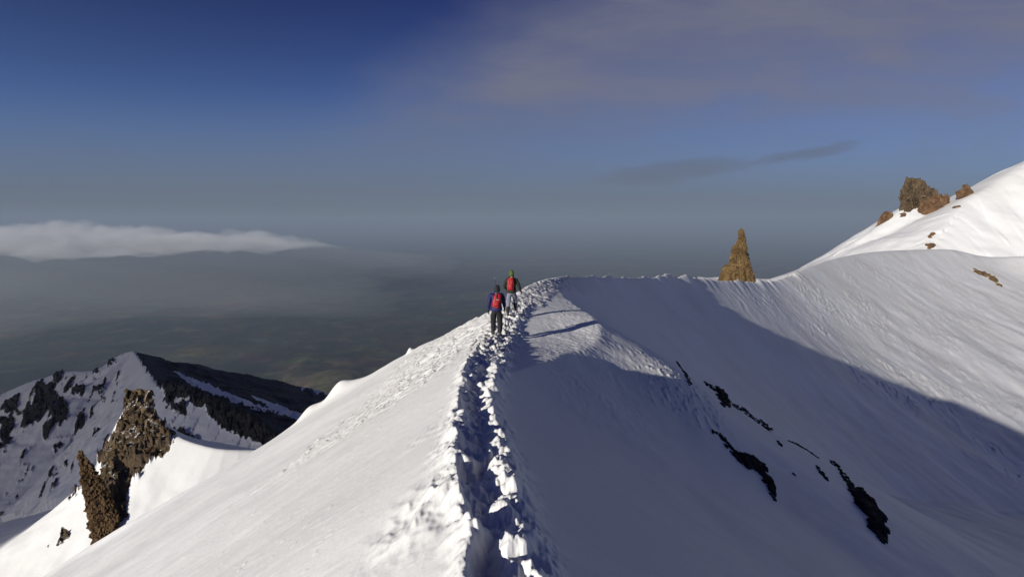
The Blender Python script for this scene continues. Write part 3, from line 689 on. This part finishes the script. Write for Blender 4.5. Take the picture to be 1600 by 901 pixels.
def slab_rock(name, slices, dist, m, label, thick=0.75, seed=1, amp=0.10, nlev=90, nang=96, cat='rock', yaw=0.0, group=None, jag=0.12, lean=0.0):
    """slices: (py, left px, right px) from the top down: a free-standing crag of real depth"""
    sl_ = sorted(slices); ys = [s[0] for s in sl_]
    lev = np.linspace(ys[0], ys[-1], nlev)
    l_ = np.interp(lev, ys, [s[1] for s in sl_]); r_ = np.interp(lev, ys, [s[2] for s in sl_])
    mpp = dist/FPX
    V = []; x0, _, zb_ = P((l_[-1]+r_[-1])/2, lev[-1], dist)
    th = np.linspace(0, 2*math.pi, nang, endpoint=False)
    sq = 0.75
    for il, (y_, a, b_) in enumerate(zip(lev, l_, r_)):
        di = dist+lean*(1-il/(nlev-1)); cx, _, z = P((a+b_)/2, y_, di); hw = max(0.02, (b_-a)/2*di/FPX)
        ct, st_ = np.cos(th), np.sin(th)
        e = 1/(np.abs(ct)**2.6+np.abs(st_)**2.6)**(1/2.6)
        X_ = hw*ct*e; Y_ = hw*thick*st_*e+0.0
        V.append(np.stack([X_, Y_, np.full(nang, z-zb_), np.full(nang, cx-x0), np.full(nang, di-dist)], 1))
    V = np.array(V, F32)                      # levels x ang x 5
    W_ = float(np.max(r_-l_))*mpp
    ax = th[None, :]*np.ones((nlev, 1)); Zz = V[:, :, 2]
    f = 3.0/W_
    n_ = fbm(np.cos(ax)*1.7+seed+V[:, :, 0]*f, np.sin(ax)*1.7+Zz*f*0.9, 5, seed, 0.62)
    n2_ = ridged(np.cos(ax)*3.0+seed, np.sin(ax)*3.0+Zz*f*0.35, 4, seed+4, 0.6)
    cr = perlin(np.cos(ax)*2+9, Zz*f*3.2, seed+8)
    hwl = np.abs(V[:, :, 0]).max(1)[:, None]
    k = 1+(n_*amp*0.6+n2_*amp*0.45)*1.0
    P0 = np.stack([V[:, :, 0]+V[:, :, 3], V[:, :, 1], Zz], -1).reshape(-1, 3)
    fb = (facets(P0, W_*0.16, seed, (1, 1, 2.2))*0.55+facets(P0, W_*0.07, seed+1, (1, 1, 1.8))*0.38+facets(P0, W_*0.032, seed+2, (1, 1, 1.4))*0.2).reshape(nlev, nang)*W_*amp*1.5
    rad = np.sqrt(V[:, :, 0]**2+V[:, :, 1]**2)+1e-6; k = k+np.clip(fb/np.maximum(rad, W_*0.05), -0.5, 0.6)
    px_ = V[:, :, 0]*k+V[:, :, 3]; py_ = V[:, :, 1]*k+V[:, :, 4]
    pz_ = Zz+fbm(px_*f*3, py_*f*3, 3, seed+9)*W_*0.04+facets(np.stack([px_, py_, Zz*0], -1).reshape(-1, 3), W_*0.09, seed+5).reshape(nlev, nang)*W_*jag*(1-np.linspace(0, 1, nlev)[:, None])
    VV = np.stack([px_, py_, pz_], -1).reshape(-1, 3)
    ii_ = np.arange((nlev-1)*nang); r0 = ii_//nang; c0 = ii_ % nang
    Q_ = np.stack([r0*nang+c0, (r0+1)*nang+c0, (r0+1)*nang+(c0+1) % nang, r0*nang+(c0+1) % nang], 1)
    # cap on top
    top = len(VV); VV = np.concatenate([VV, VV[:nang].mean(0, keepdims=True)+np.array([[0, 0, W_*0.005]])])
    T_ = np.stack([np.full(nang, top), np.arange(nang), (np.arange(nang)+1) % nang, np.full(nang, top)], 1)
    me_ = bpy.data.meshes.new(name)
    me_.from_pydata(VV.tolist(), [], Q_.tolist()+[t[:3].tolist() for t in T_]); me_.update()
    o = mesh_obj(name, me_, m); o.location = (x0, dist, zb_)
    return tag(o, label, cat, group)
slab_rock('rock_pinnacle', [(360, 1155, 1159), (363, 1153.5, 1162), (368, 1155, 1164), (375, 1152.5, 1165.5), (385, 1148, 1166), (395, 1145.5, 1166.5), (405, 1142, 1167.5), (412, 1140.5, 1168.5), (414.5, 1140, 1169), (416, 1134, 1170.5), (425, 1130, 1174), (437, 1126, 1176.5), (460, 1120, 1182)],
          172, M_brown, 'tall tapering brown rock pinnacle standing alone behind the snow saddle', 0.8, 3, 0.048, 190, 150, 'rock pinnacle', jag=0.04)
slab_rock('rock_crag', [(281, 1416, 1423), (284, 1415, 1432), (288, 1414, 1436), (294, 1413, 1440), (300, 1412, 1444), (310, 1411, 1448), (325, 1410, 1450), (345, 1408, 1452)],
          574, M_olive, 'tallest dark jagged crag on the skyline of the right snow mountain', 0.5, 5, 0.12, 130, 130, 'crag', jag=0.16)
slab_rock('rock_crag', [(282, 1436, 1438), (286, 1433, 1444), (292, 1432, 1447), (300, 1431, 1449), (315, 1428, 1452), (330, 1425, 1455)], 572, M_olive, 'narrow toothed crag joined to the right of the tallest dark crag', 0.5, 15, 0.12, 110, 110, 'crag', jag=0.16)
slab_rock('rock_crag', [(295, 1453, 1457), (298, 1450, 1463), (305, 1447, 1464), (315, 1446, 1466), (330, 1444, 1470)], 572, M_olive, 'low blocky crag stepping down toward the round brown boulder', 0.5, 9, 0.10, 90, 110, 'crag', jag=0.12)
slab_rock('boulder', [(306, 1470, 1474), (308, 1461, 1478), (313, 1451, 1480), (320, 1444, 1481), (330, 1437, 1480.5), (336, 1431, 1478), (341, 1432, 1472), (345, 1440, 1460), (349, 1446, 1452)], 560, M_red,
          'big rounded reddish brown boulder set in the snow below the crags', 0.6, 7, 0.05, 90, 120, 'boulder')
slab_rock('rock_crag', [(289, 1508, 1511), (292, 1506, 1514), (296, 1505, 1516), (300, 1497, 1518), (304, 1497, 1519), (310, 1498, 1518), (316, 1502, 1512), (326, 1504, 1508)], 545, M_red, 'small forked reddish crag alone at the foot of the right snow shoulder', 0.6, 11, 0.07, 70, 90, 'crag')
slab_rock('rock_crag', [(331, 1384, 1388), (334, 1380, 1394), (340, 1377, 1392), (348, 1373, 1388), (355, 1370, 1384), (364, 1366, 1376)], 573, M_red, 'leftmost small brown crag on the skyline of the right snow mountain', 0.6, 13, 0.10, 70, 90, 'crag')
# left tower and its lower spire
M_tower = rock_material('tower_rock', [(0.030, 0.020, 0.012), (0.095, 0.065, 0.034), (0.22, 0.15, 0.08)], 0.45, 0.26, 0.7, 0.5)
M_spire = rock_material('spire_rock', [(0.05, 0.028, 0.013), (0.12, 0.072, 0.033), (0.20, 0.125, 0.06)], 0.5, -0.12, 0.6, 0.3)
slab_rock('rock_tower', [(609, 197, 212), (611, 196, 224), (616, 195, 232), (625, 195, 238), (635, 196, 238), (645, 194, 236), (655, 189, 240), (665, 186, 252), (675, 184, 264), (688, 180, 270), (700, 177, 268), (712, 172, 250), (725, 166, 238), (745, 160, 224), (765, 162, 212), (785, 166, 206), (805, 172, 198), (830, 182, 190)],
          131, M_tower, 'big snow-flecked brown rock tower at the left with a dark squared top', 0.20, 17, 0.12, 190, 190, 'rock tower', jag=0.10, lean=31)
slab_rock('rock_spire', [(705, 123, 127), (711, 122, 131), (720, 124, 139), (732, 126, 148), (748, 127, 156), (765, 131, 166), (785, 135, 176), (805, 138, 186), (820, 141, 186), (838, 144, 174), (854, 147, 162), (868, 149, 154), (885, 150, 152)],
          117, M_spire, 'pointed reddish brown rock spire leaning at the lower left of the tower', 0.35, 19, 0.10, 170, 150, 'rock spire', jag=0.08, lean=25)
slab_rock('rock_crag', [(819, 101, 104), (824, 98, 109), (832, 95, 112), (842, 91, 108), (852, 89, 98), (858, 88, 92)], 150, M_brown, 'small isolated brown crag in the snow left of the spire', 0.6, 23, 0.1, 60, 70, 'crag')

# ------------------------------------------------------------------ people
def skin(name, chains, m, parent=None, sub=2, fat=1.0):
    """chains: lists of ((x,y,z), r). Points with equal coordinates are welded into one joint."""
    V = []; Rad = []; E = []; idx = {}
    for ch in chains:
        prev = None
        for p, r in ch:
            k = tuple(round(c, 4) for c in p)
            if k not in idx: idx[k] = len(V); V.append(p); Rad.append(tuple(c_*fat for c_ in (r if isinstance(r, tuple) else (r, r))))
            i = idx[k]
            if prev is not None and prev != i: E.append((prev, i))
            prev = i
    me_ = bpy.data.meshes.new(name); me_.from_pydata(V, E, [])
    o = bpy.data.objects.new(name, me_); COL.objects.link(o)
    md = o.modifiers.new('s', 'SKIN'); md.use_smooth_shade = True; md.branch_smoothing = 0.6
    # roots: one per connected piece
    comp = list(range(len(V)))
    def f(a):
        while comp[a] != a: a = comp[a]
        return a
    for a, b_ in E: comp[f(a)] = f(b_)
    seen = set()
    for i, sv in enumerate(me_.skin_vertices[0].data):
        sv.radius = Rad[i]; c_ = f(i)
        sv.use_root = (c_ not in seen) ; seen.add(c_)
    o.modifiers.new('u', 'SUBSURF').levels = sub
    dg = bpy.context.evaluated_depsgraph_get(); me2 = bpy.data.meshes.new_from_object(o.evaluated_get(dg))
    bpy.data.objects.remove(o); me2.name = name
    me2.polygons.foreach_set('use_smooth', [True]*len(me2.polygons)); me2.materials.clear()
    return mesh_obj(name, me2, m, parent)
def mix(a, b_, t): return tuple(a[i]+(b_[i]-a[i])*t for i in range(3))
def add(a, *d): return (a[0]+d[0], a[1]+d[1], a[2]+d[2])
M_skin = plain_mat('skin', (0.45, 0.28, 0.20), 0.6, 40, 0.1, 0.001)
M_black_cloth = plain_mat('black_cloth', (0.008, 0.008, 0.010), 0.85, 25, 0.4, 0.02)
M_boot = plain_mat('boot_leather', (0.022, 0.020, 0.020), 0.6, 30, 0.4, 0.006)
M_red_cloth = plain_mat('red_cloth', (0.36, 0.008, 0.010), 0.6, 20, 0.3, 0.015)
M_blue_cloth = plain_mat('blue_cloth', (0.008, 0.008, 0.075), 0.7, 18, 0.4, 0.03)
M_dkolive = plain_mat('dark_olive_cloth', (0.010, 0.014, 0.006), 0.8, 18, 0.4, 0.03)
M_green = plain_mat('green_hood_cloth', (0.06, 0.10, 0.008), 0.75, 18, 0.3, 0.02)
M_grey = plain_mat('grey_trouser_cloth', (0.17, 0.18, 0.23), 0.85, 18, 0.25, 0.03)
M_metal = plain_mat('grey_metal', (0.30, 0.29, 0.28), 0.4, 60, 0.2, 0.001)
M_wood = plain_mat('tan_shaft', (0.22, 0.13, 0.06), 0.5, 60, 0.2, 0.001)

def hand_chains(wr, dirv, side, curl=0.5):
    d = Vector(dirv).normalized(); up = Vector((side, 0, 0)); s_ = d.cross(Vector((side, 0, 0))).normalized()
    if s_.length < 0.1: s_ = Vector((0, 1, 0))
    n = s_.cross(d).normalized()
    wr = Vector(wr); palm = wr+d*0.085
    ch = [[(tuple(wr), (0.028, 0.022)), (tuple(wr+d*0.045), (0.038, 0.022)), (tuple(palm), (0.040, 0.020))]]
    inn = Vector((-side, 0.0, 0))
    for i, (o_, l_) in enumerate(((-0.030, 0.070), (-0.010, 0.078), (0.011, 0.072), (0.030, 0.056))):
        b0 = palm+s_*o_; a1 = (d*(1-curl*0.3)+inn*curl*0.6).normalized(); a2 = (d*(1-curl)+inn*curl*1.2).normalized(); a3 = (d*(0.5-curl)+inn*1.2).normalized()
        p1 = b0+a1*l_*0.45; p2 = p1+a2*l_*0.35; p3 = p2+a3*l_*0.25
        ch.append([(tuple(b0-d*0.02), 0.012), (tuple(b0), 0.012), (tuple(p1), 0.011), (tuple(p2), 0.010), (tuple(p3), 0.008)])
    t0 = wr+d*0.03-s_*0.03; t1 = t0+(d*0.6-s_*0.6+inn*0.3).normalized()*0.04; t2 = t1+(d+inn*0.5).normalized()*0.035
    ch.append([(tuple(t0), 0.014), (tuple(t1), 0.013), (tuple(t2), 0.010)])
    return ch

def person(label, loc, yaw, J, mj, mt, ml, hood, gait_gaiter, group):
    """J: joints in the person's own frame, +y ahead"""
    root = bpy.data.objects.new('person', None); COL.objects.link(root)
    root.location = loc; root.rotation_euler = (0, 0, yaw); root.empty_display_size = 0.3
    tag(root, label, 'person', group)
    pel, ab, chs, nk, hd = J['pelvis'], J['waist'], J['chest'], J['neck'], J['head']
    top = add(hd, 0, 0.0, 0.10)
    body = [[(pel, (0.13, 0.10)), (ab, (0.12, 0.09)), (chs, (0.15, 0.10)), (nk, (0.055, 0.055)), (add(hd, 0, -0.005, -0.06), (0.062, 0.07)), (hd, (0.078, 0.095)), (top, (0.055, 0.07))],
            [(hd, (0.078, 0.095)), (add(hd, 0, 0.085, -0.005), (0.020, 0.020)), (add(hd, 0, 0.115, -0.02), (0.012, 0.014))]]
    for s_, sd in ((-1, 'l'), (1, 'r')):
        sh_, el, wr = J['sh'+sd], J['el'+sd], J['wr'+sd]; hp, kn, an, to = J['hip'+sd], J['kn'+sd], J['an'+sd], J['to'+sd]
        body += [[(chs, (0.15, 0.10)), (sh_, 0.058), (mix(sh_, el, 0.5), 0.046), (el, 0.038), (mix(el, wr, 0.4), 0.038), (wr, 0.025)],
                 [(pel, (0.13, 0.10)), (hp, 0.085), (mix(hp, kn, 0.5), 0.072), (kn, 0.054), (mix(kn, an, 0.35), 0.054), (an, 0.036), (to, 0.032)]]
        dv = tuple(wr[i]-el[i] for i in range(3))
    skin('body', body, M_skin, root)
    jk = [[(add(pel, 0, 0, -0.12), (0.185, 0.165)), (add(pel, 0, 0, -0.02), (0.185, 0.16)), (ab, (0.175, 0.15)), (chs, (0.195, 0.155)), (add(nk, 0, 0, -0.03), (0.10, 0.09)), (add(nk, 0, 0.01, 0.04), (0.075, 0.075))]]
    for sd in 'lr':
        sh_, el, wr = J['sh'+sd], J['el'+sd], J['wr'+sd]
        jk.append([(chs, (0.195, 0.155)), (sh_, 0.085), (mix(sh_, el, 0.5), 0.070), (el, 0.060), (mix(el, wr, 0.5), 0.056), (mix(el, wr, 0.93), 0.045)])
    skin('jacket', jk, mj, root, fat=1.2)
    tr = [[(add(pel, 0, 0, 0.08), (0.14, 0.12)), (pel, (0.155, 0.13)), (add(pel, 0, 0, -0.05), (0.16, 0.13))]]
    for sd in 'lr':
        hp, kn, an = J['hip'+sd], J['kn'+sd], J['an'+sd]
        tr.append([(add(pel, 0, 0, -0.05), (0.16, 0.13)), (hp, 0.115), (mix(hp, kn, 0.5), 0.098), (kn, 0.080), (mix(kn, an, 0.3), 0.074), (mix(kn, an, 0.45 if gait_gaiter else 0.9), 0.068)])
        tr[-1] = tr[-1]
    skin('trousers', tr, mt, root, fat=1.22)
    for sd in 'lr':
        kn, an, to = J['kn'+sd], J['an'+sd], J['to'+sd]
        if gait_gaiter:
            skin('gaiter', [[(mix(kn, an, 0.12), 0.088), (mix(kn, an, 0.5), 0.082), (mix(kn, an, 0.95), 0.066)]], ml, root)
        hl = add(an, (an[0]-to[0])*0.35, (an[1]-to[1])*0.35, -0.045)
        bt = skin('boot', [[(mix(kn, an, 0.72), 0.060), (an, 0.058), (add(mix(an, to, 0.0), 0, 0, -0.035), 0.055), (mix(an, to, 0.55), (0.050, 0.042)), (to, (0.050, 0.034)), (mix(an, to, 1.25), (0.036, 0.026))],
                          [(add(an, 0, 0, -0.035), 0.055), (hl, 0.042)]], M_boot, root)
        s_ = -1 if sd == 'l' else 1
        el, wr = J['el'+sd], J['wr'+sd]; dv = tuple(wr[i]-el[i] for i in range(3))
        skin('glove', [[(mix(el, wr, 0.86), 0.044), (wr, 0.036)]]+hand_chains(wr, dv, s_, 0.55), M_black_cloth, root, sub=1)
    skin('hood' if hood is not M_black_cloth else 'hat', [[(add(hd, 0, -0.02, -0.13), (0.085, 0.085)), (add(hd, 0, -0.025, -0.04), (0.108, 0.115)), (add(hd, 0, -0.02, 0.05), (0.112, 0.12)), (add(hd, 0, -0.015, 0.12), (0.075, 0.085)), (add(hd, 0, -0.02, 0.155), (0.03, 0.035))]], hood, root)
    return root
def base_joints(lean=0.08):
    return dict(pelvis=(0, 0, 0.95), waist=(0, lean*0.3, 1.10), chest=(0, lean, 1.32), neck=(0, lean*1.4, 1.48), head=(0, lean*1.8, 1.62),
                shl=(-0.19, lean, 1.40), shr=(0.19, lean, 1.40), ell=(-0.27, lean-0.02, 1.12), elr=(0.27, lean-0.02, 1.12), wrl=(-0.29, lean+0.06, 0.88), wrr=(0.30, lean+0.08, 0.88),
                hipl=(-0.10, 0, 0.88), hipr=(0.10, 0, 0.88), knl=(-0.11, 0.03, 0.49), knr=(0.11, 0.03, 0.49), anl=(-0.11, -0.02, 0.09), anr=(0.11, -0.02, 0.09), tol=(-0.12, 0.13, 0.04), tor=(0.12, 0.13, 0.04))
def pack(loc, yaw, tilt, s_, label, group, mt):
    root = bpy.data.objects.new('backpack', None); COL.objects.link(root); root.location = loc
    root.rotation_euler = (tilt[0], tilt[1], yaw); root.scale = (s_, s_, s_); tag(root, label, 'backpack', group)
    bm_ = bmesh.new(); 
    prof = [(0.0, 0.10, 0.07), (0.03, 0.135, 0.10), (0.12, 0.15, 0.115), (0.25, 0.155, 0.12), (0.38, 0.15, 0.11), (0.46, 0.135, 0.095), (0.50, 0.09, 0.06)]
    prev = None; NA = 28
    for z, a, b_ in prof:
        ring = []
        for k in range(NA):
            t = 2*math.pi*k/NA; c_, s2 = math.cos(t), math.sin(t)
            e = 1/(abs(c_)**3+abs(s2)**3)**(1/3)
            yy_ = b_*s2*e; yy_ = min(yy_, 0.06)
            ring.append(bm_.verts.new((a*c_*e, yy_-0.02, z+0.006*math.sin(7*t+z*30))))
        if prev:
            for k in range(NA): bm_.faces.new((prev[k], prev[(k+1) % NA], ring[(k+1) % NA], ring[k]))
        else: bm_.faces.new(ring[::-1])
        prev = ring
    bm_.faces.new(prev)
    o = bm_obj('sack', bm_, mt, True, root)
    # lid
    bm_ = bmesh.new(); icorock(bm_, Vector((0, -0.03, 0.50)), (0.125, 0.10, 0.055), Matrix.Identity(3), 5, 3, 0.03, False)
    bm_obj('lid', bm_, mt, True, root)
    bm_ = bmesh.new(); icorock(bm_, Vector((0, -0.125, 0.17)), (0.10, 0.035, 0.12), Matrix.Identity(3), 8, 3, 0.03, False)
    bm_obj('front_pocket', bm_, M_red_cloth if mt is M_red_cloth else mt, True, root)
    for sx in (-1, 1):
        skin('shoulder_strap', [[((sx*0.08, 0.03, 0.46), 0.018), ((sx*0.10, 0.14, 0.52), 0.018), ((sx*0.11, 0.27, 0.44), 0.018), ((sx*0.12, 0.28, 0.28), 0.015), ((sx*0.15, 0.14, 0.10), 0.012), ((sx*0.12, 0.03, 0.05), 0.012)]], M_black_cloth, root, 1)
        skin('side_strap', [[((sx*0.07, -0.145, 0.06), 0.006), ((sx*0.075, -0.155, 0.25), 0.006), ((sx*0.07, -0.14, 0.45), 0.006)]], M_black_cloth, root, 1)
    return root

# rear hiker in blue
def foot_at(px, py):
    p = hit(px, py); return p
pb_ = hit(776, 526, rmin=14); print('blue hiker at', pb_)
J = base_joints(0.10)
J.update(anl=(-0.10, 0.02, 0.11), tol=(-0.13, 0.17, 0.07), knl=(-0.11, 0.05, 0.50), anr=(0.11, -0.10, 0.09), tor=(0.14, 0.05, 0.05), knr=(0.11, 0.02, 0.48),
         ell=(-0.255, 0.02, 1.13), wrl=(-0.27, 0.10, 0.87), elr=(0.255, 0.06, 1.12), wrr=(0.28, 0.24, 0.92), head=(0.03, 0.22, 1.56), neck=(0.01, 0.15, 1.45))
pb_.z = ground(pb_.x, pb_.y)-0.01
def ctop(root): pass
blue = person('hiker in a blue jacket and black trousers, the nearer of the two, seen from behind', pb_, math.radians(4), J, M_blue_cloth, M_black_cloth, M_black_cloth, M_black_cloth, False, 'hikers walking along the snow crest')
R4 = Matrix.Rotation(math.radians(4), 4, 'Z')
def wp(root, p): return Matrix.Translation(root.location)@Matrix.Rotation(root.rotation_euler.z, 4, 'Z')@Vector(p)
pack(wp(blue, (-0.04, -0.10, 0.98)), math.radians(4), (-0.22, 0.22, 0), 0.88, 'red backpack tilted on the back of the hiker in blue', 'red backpacks', M_red_cloth)
pg_ = hit(799, 494, rmin=16); print('green hiker at', pg_)
if pg_.y > 24: pg_ = Vector((0.0, 20.6, 0))
J = base_joints(0.08)
J.update(anl=(-0.13, -0.20, 0.02), tol=(-0.14, -0.05, -0.02), knl=(-0.12, 0.00, 0.46), anr=(0.15, 0.24, 0.16), tor=(0.17, 0.39, 0.13), knr=(0.14, 0.26, 0.58),
         elr=(0.30, 0.04, 1.14), wrr=(0.38, 0.12, 0.90), ell=(-0.28, 0.10, 1.12), wrl=(-0.24, 0.32, 0.98))
pg_.z = ground(pg_.x, pg_.y)+0.02
green = person('hiker in a green hood, dark jacket and grey trousers striding ahead of the other', pg_, math.radians(-3), J, M_dkolive, M_grey, M_black_cloth, M_green, True, 'hikers walking along the snow crest')
pack(wp(green, (-0.03, -0.10, 0.98)), math.radians(-3), (-0.12, 0.04, 0), 0.92, 'red backpack upright on the back of the green hooded hiker', 'red backpacks', M_red_cloth)
# trekking pole in the blue hiker's right hand, planted in the snow
hr = wp(blue, (0.29, 0.30, 0.90)); tip = Vector((hr.x+0.05, hr.y+0.22, 0)); tip.z = ground(tip.x, tip.y)
def shaft(name, a, b_, r1, r2, m, parent=None):
    return skin(name, [[(tuple(a), r1), (tuple((Vector(a)+Vector(b_))/2), (r1+r2)/2), (tuple(b_), r2)]], m, parent, 1)
pr = bpy.data.objects.new('trekking_pole', None); COL.objects.link(pr); pr.location = tip
tag(pr, 'tan trekking pole planted in the snow by the hiker in blue', 'trekking pole')
v_ = hr-tip
shaft('shaft', (0, 0, -0.03), v_, 0.010, 0.012, M_wood, pr); shaft('grip', v_-v_.normalized()*0.08, v_+v_.normalized()*0.08, 0.018, 0.019, M_black_cloth, pr)
shaft('basket', v_.normalized()*0.07, v_.normalized()*0.085, 0.04, 0.04, M_black_cloth, pr)
# ice axe strapped upright to the blue hiker's pack
base = wp(blue, (0.02, -0.16, 1.25)); topa = wp(blue, (-0.06, -0.05, 1.93))
ar_ = bpy.data.objects.new('ice_axe', None); COL.objects.link(ar_); ar_.location = base
tag(ar_, 'black ice axe strapped to the pack, sticking up beside the blue hiker\'s head', 'ice axe')
v_ = topa-base
shaft('shaft', (0, 0, 0), v_, 0.013, 0.013, M_boot, ar_)
shaft('spike', v_, v_*1.08, 0.010, 0.004, M_metal, ar_)
skin('axe_head', [[((-0.13, 0, -0.04), 0.006), ((-0.05, 0, 0.005), 0.012), ((0, 0, 0.01), 0.015), ((0.06, 0, 0.0), (0.012, 0.02))]], M_metal, ar_, 1)

# ------------------------------------------------------------------ sky
W = bpy.data.worlds.new('World'); S.world = W; W.use_nodes = True; nt = W.node_tree
bg = nt.nodes['Background']; bg.inputs['Strength'].default_value = 0.088
sk = nt.nodes.new('ShaderNodeTexSky'); sk.sky_type = 'NISHITA'; sk.sun_disc = False
sk.sun_elevation = SUNEL; sk.sun_rotation = SUNROT; sk.altitude = 3900; sk.air_density = 1.0; sk.dust_density = 0.6; sk.ozone_density = 3.0
tc = nt.nodes.new('ShaderNodeTexCoord').outputs['Generated']
sp = nt.nodes.new('ShaderNodeSeparateXYZ'); lk(nt, tc, sp.inputs[0])
dx, dy, dz = sp.outputs
ysafe = mth(nt, 'MAXIMUM', dy, 0.05)
u = mth(nt, 'DIVIDE', dx, ysafe); w_ = mth(nt, 'DIVIDE', dz, ysafe)     # u: right, w: up (tangent space of the view north)
front = mth(nt, 'MULTIPLY', mth(nt, 'SUBTRACT', dy, 0.05), 5.0, clamp=True)
cmb = nt.nodes.new('ShaderNodeCombineXYZ'); lk(nt, u, cmb.inputs[0]); lk(nt, w_, cmb.inputs[1])
def SM(a, lo, hi):
    n = nt.nodes.new('ShaderNodeMapRange'); n.interpolation_type = 'SMOOTHSTEP'
    lk(nt, a, n.inputs[0]); n.inputs[1].default_value = lo; n.inputs[2].default_value = hi; return n.outputs[0]
def lin(a, ka, b_, kb, c_): return mth(nt, 'ADD', mth(nt, 'ADD', mth(nt, 'MULTIPLY', a, ka), mth(nt, 'MULTIPLY', b_, kb)), c_)
base_c = sk.outputs[0]
# deep blue of the high-altitude sky
base_c = mixc(nt, 1.0, base_c, (0.60, 0.65, 0.83), 'MULTIPLY')
dk = SM(dz, 0.04, 0.50)
base_c = mixc(nt, dk, base_c, mixc(nt, 1.0, base_c, (0.13, 0.16, 0.47), 'MULTIPLY'))
# large soft warps
mp = nt.nodes.new('ShaderNodeMapping'); lk(nt, cmb.outputs[0], mp.inputs[0]); mp.inputs['Rotation'].default_value = (0, 0, math.radians(-24)); mp.inputs['Scale'].default_value = (1.0, 2.6, 1)
nA = noise(nt, mp.outputs[0], 1.7, 6, 0.55, 0.3); nB = noise(nt, mp.outputs[0], 5.0, 7, 0.6, 0.4)
nAo = mth(nt, 'SUBTRACT', nA.outputs[0], 0.5); nBo = mth(nt, 'SUBTRACT', nB.outputs[0], 0.5)
# veil: above the line from (560,235) to (900,20)
line = lin(u, 0.62, w_, -0.78, 0.36)      # >0 on the right/below side of the upper edge
line = mth(nt, 'ADD', line, mth(nt, 'ADD', mth(nt, 'MULTIPLY', nAo, 0.22), mth(nt, 'MULTIPLY', nBo, 0.08)))
low = lin(w_, 1.0, u, -0.05, -0.16)
low = mth(nt, 'ADD', low, mth(nt, 'ADD', mth(nt, 'MULTIPLY', nAo, 0.25), mth(nt, 'MULTIPLY', nBo, 0.08)))
veil = mth(nt, 'MULTIPLY', SM(line, -0.06, 0.20), SM(low, -0.14, 0.12))
veil = mth(nt, 'MULTIPLY', veil, mth(nt, 'ADD', mth(nt, 'MULTIPLY', SM(nA.outputs[0], 0.15, 0.55), 0.2), 0.8))
mp3 = nt.nodes.new('ShaderNodeMapping'); lk(nt, cmb.outputs[0], mp3.inputs[0]); mp3.inputs['Rotation'].default_value = (0, 0, math.radians(-20)); mp3.inputs['Scale'].default_value = (1.0, 4.5, 1)
nS = noise(nt, mp3.outputs[0], 3.2, 8, 0.62, 0.5)
veil = mth(nt, 'MULTIPLY', veil, mth(nt, 'ADD', mth(nt, 'MULTIPLY', SM(nS.outputs[0], 0.3, 0.7), 0.34), 0.68))
veil = mth(nt, 'MULTIPLY', veil, mth(nt, 'MULTIPLY', front, 0.92))
base_c = mixc(nt, veil, base_c, (1.75, 1.80, 2.40))
for (wx_, wy_, rx_, ry_, sl_, amt) in ((0.31, 0.092, 0.17, 0.020, 0.10, 0.52), (0.56, 0.127, 0.11, 0.013, 0.18, 0.51), (-0.437, 0.062, 0.03, 0.012, 0.0, 0.3)):
    a1_ = mth(nt, 'MULTIPLY', mth(nt, 'ADD', u, -wx_), 1/rx_); a2_ = mth(nt, 'MULTIPLY', mth(nt, 'ADD', lin(w_, 1.0, u, -sl_, -wy_+sl_*wx_), mth(nt, 'MULTIPLY', nBo, 0.05)), 1/ry_)
    rr_ = mth(nt, 'ADD', mth(nt, 'MULTIPLY', a1_, a1_), mth(nt, 'MULTIPLY', a2_, a2_))
    wm = mth(nt, 'MULTIPLY', mth(nt, 'MULTIPLY', SM(rr_, 1.3, 0.0), front), amt)
    base_c = mixc(nt, wm, base_c, (1.0, 1.15, 1.62) if amt > 0.5 else (1.8, 1.9, 2.3))
# grey haze rising above the horizon
hzm = SM(mth(nt, 'ADD', w_, mth(nt, 'MULTIPLY', nAo, 0.05)), 0.27, 0.015)
base_c = mixc(nt, mth(nt, 'MULTIPLY', hzm, 0.9), base_c, (1.28, 1.46, 1.82))
# sunlit stratocumulus bank low on the left
mp2 = nt.nodes.new('ShaderNodeMapping'); lk(nt, cmb.outputs[0], mp2.inputs[0]); mp2.inputs['Scale'].default_value = (1.0, 3.2, 1)
nC = noise(nt, mp2.outputs[0], 5.5, 8, 0.58, 0.2); nD = noise(nt, mp2.outputs[0], 2.2, 5, 0.5)
nCo = mth(nt, 'SUBTRACT', nC.outputs[0], 0.5); nDo = mth(nt, 'SUBTRACT', nD.outputs[0], 0.5)
topE = SM(mth(nt, 'ADD', w_, mth(nt, 'MULTIPLY', nDo, 0.03)), 0.006, -0.008)
CLOUDM = mth(nt, 'MULTIPLY', topE, SM(mth(nt, 'ADD', u, mth(nt, 'MULTIPLY', nDo, 0.5)), -0.48, -0.85))
lk(nt, base_c, bg.inputs['Color'])

# ------------------------------------------------------------------ render settings
S.view_settings.view_transform = 'Standard'; S.view_settings.look = 'None'; S.view_settings.gamma = 1.0
S.view_settings.use_curve_mapping = False; S.view_settings.exposure = 0.15
S.render.engine = 'CYCLES'; S.cycles.volume_bounces = 2; S.cycles.max_bounces = 6; S.cycles.diffuse_bounces = 3
S.render.resolution_x = 1024; S.render.resolution_y = 576
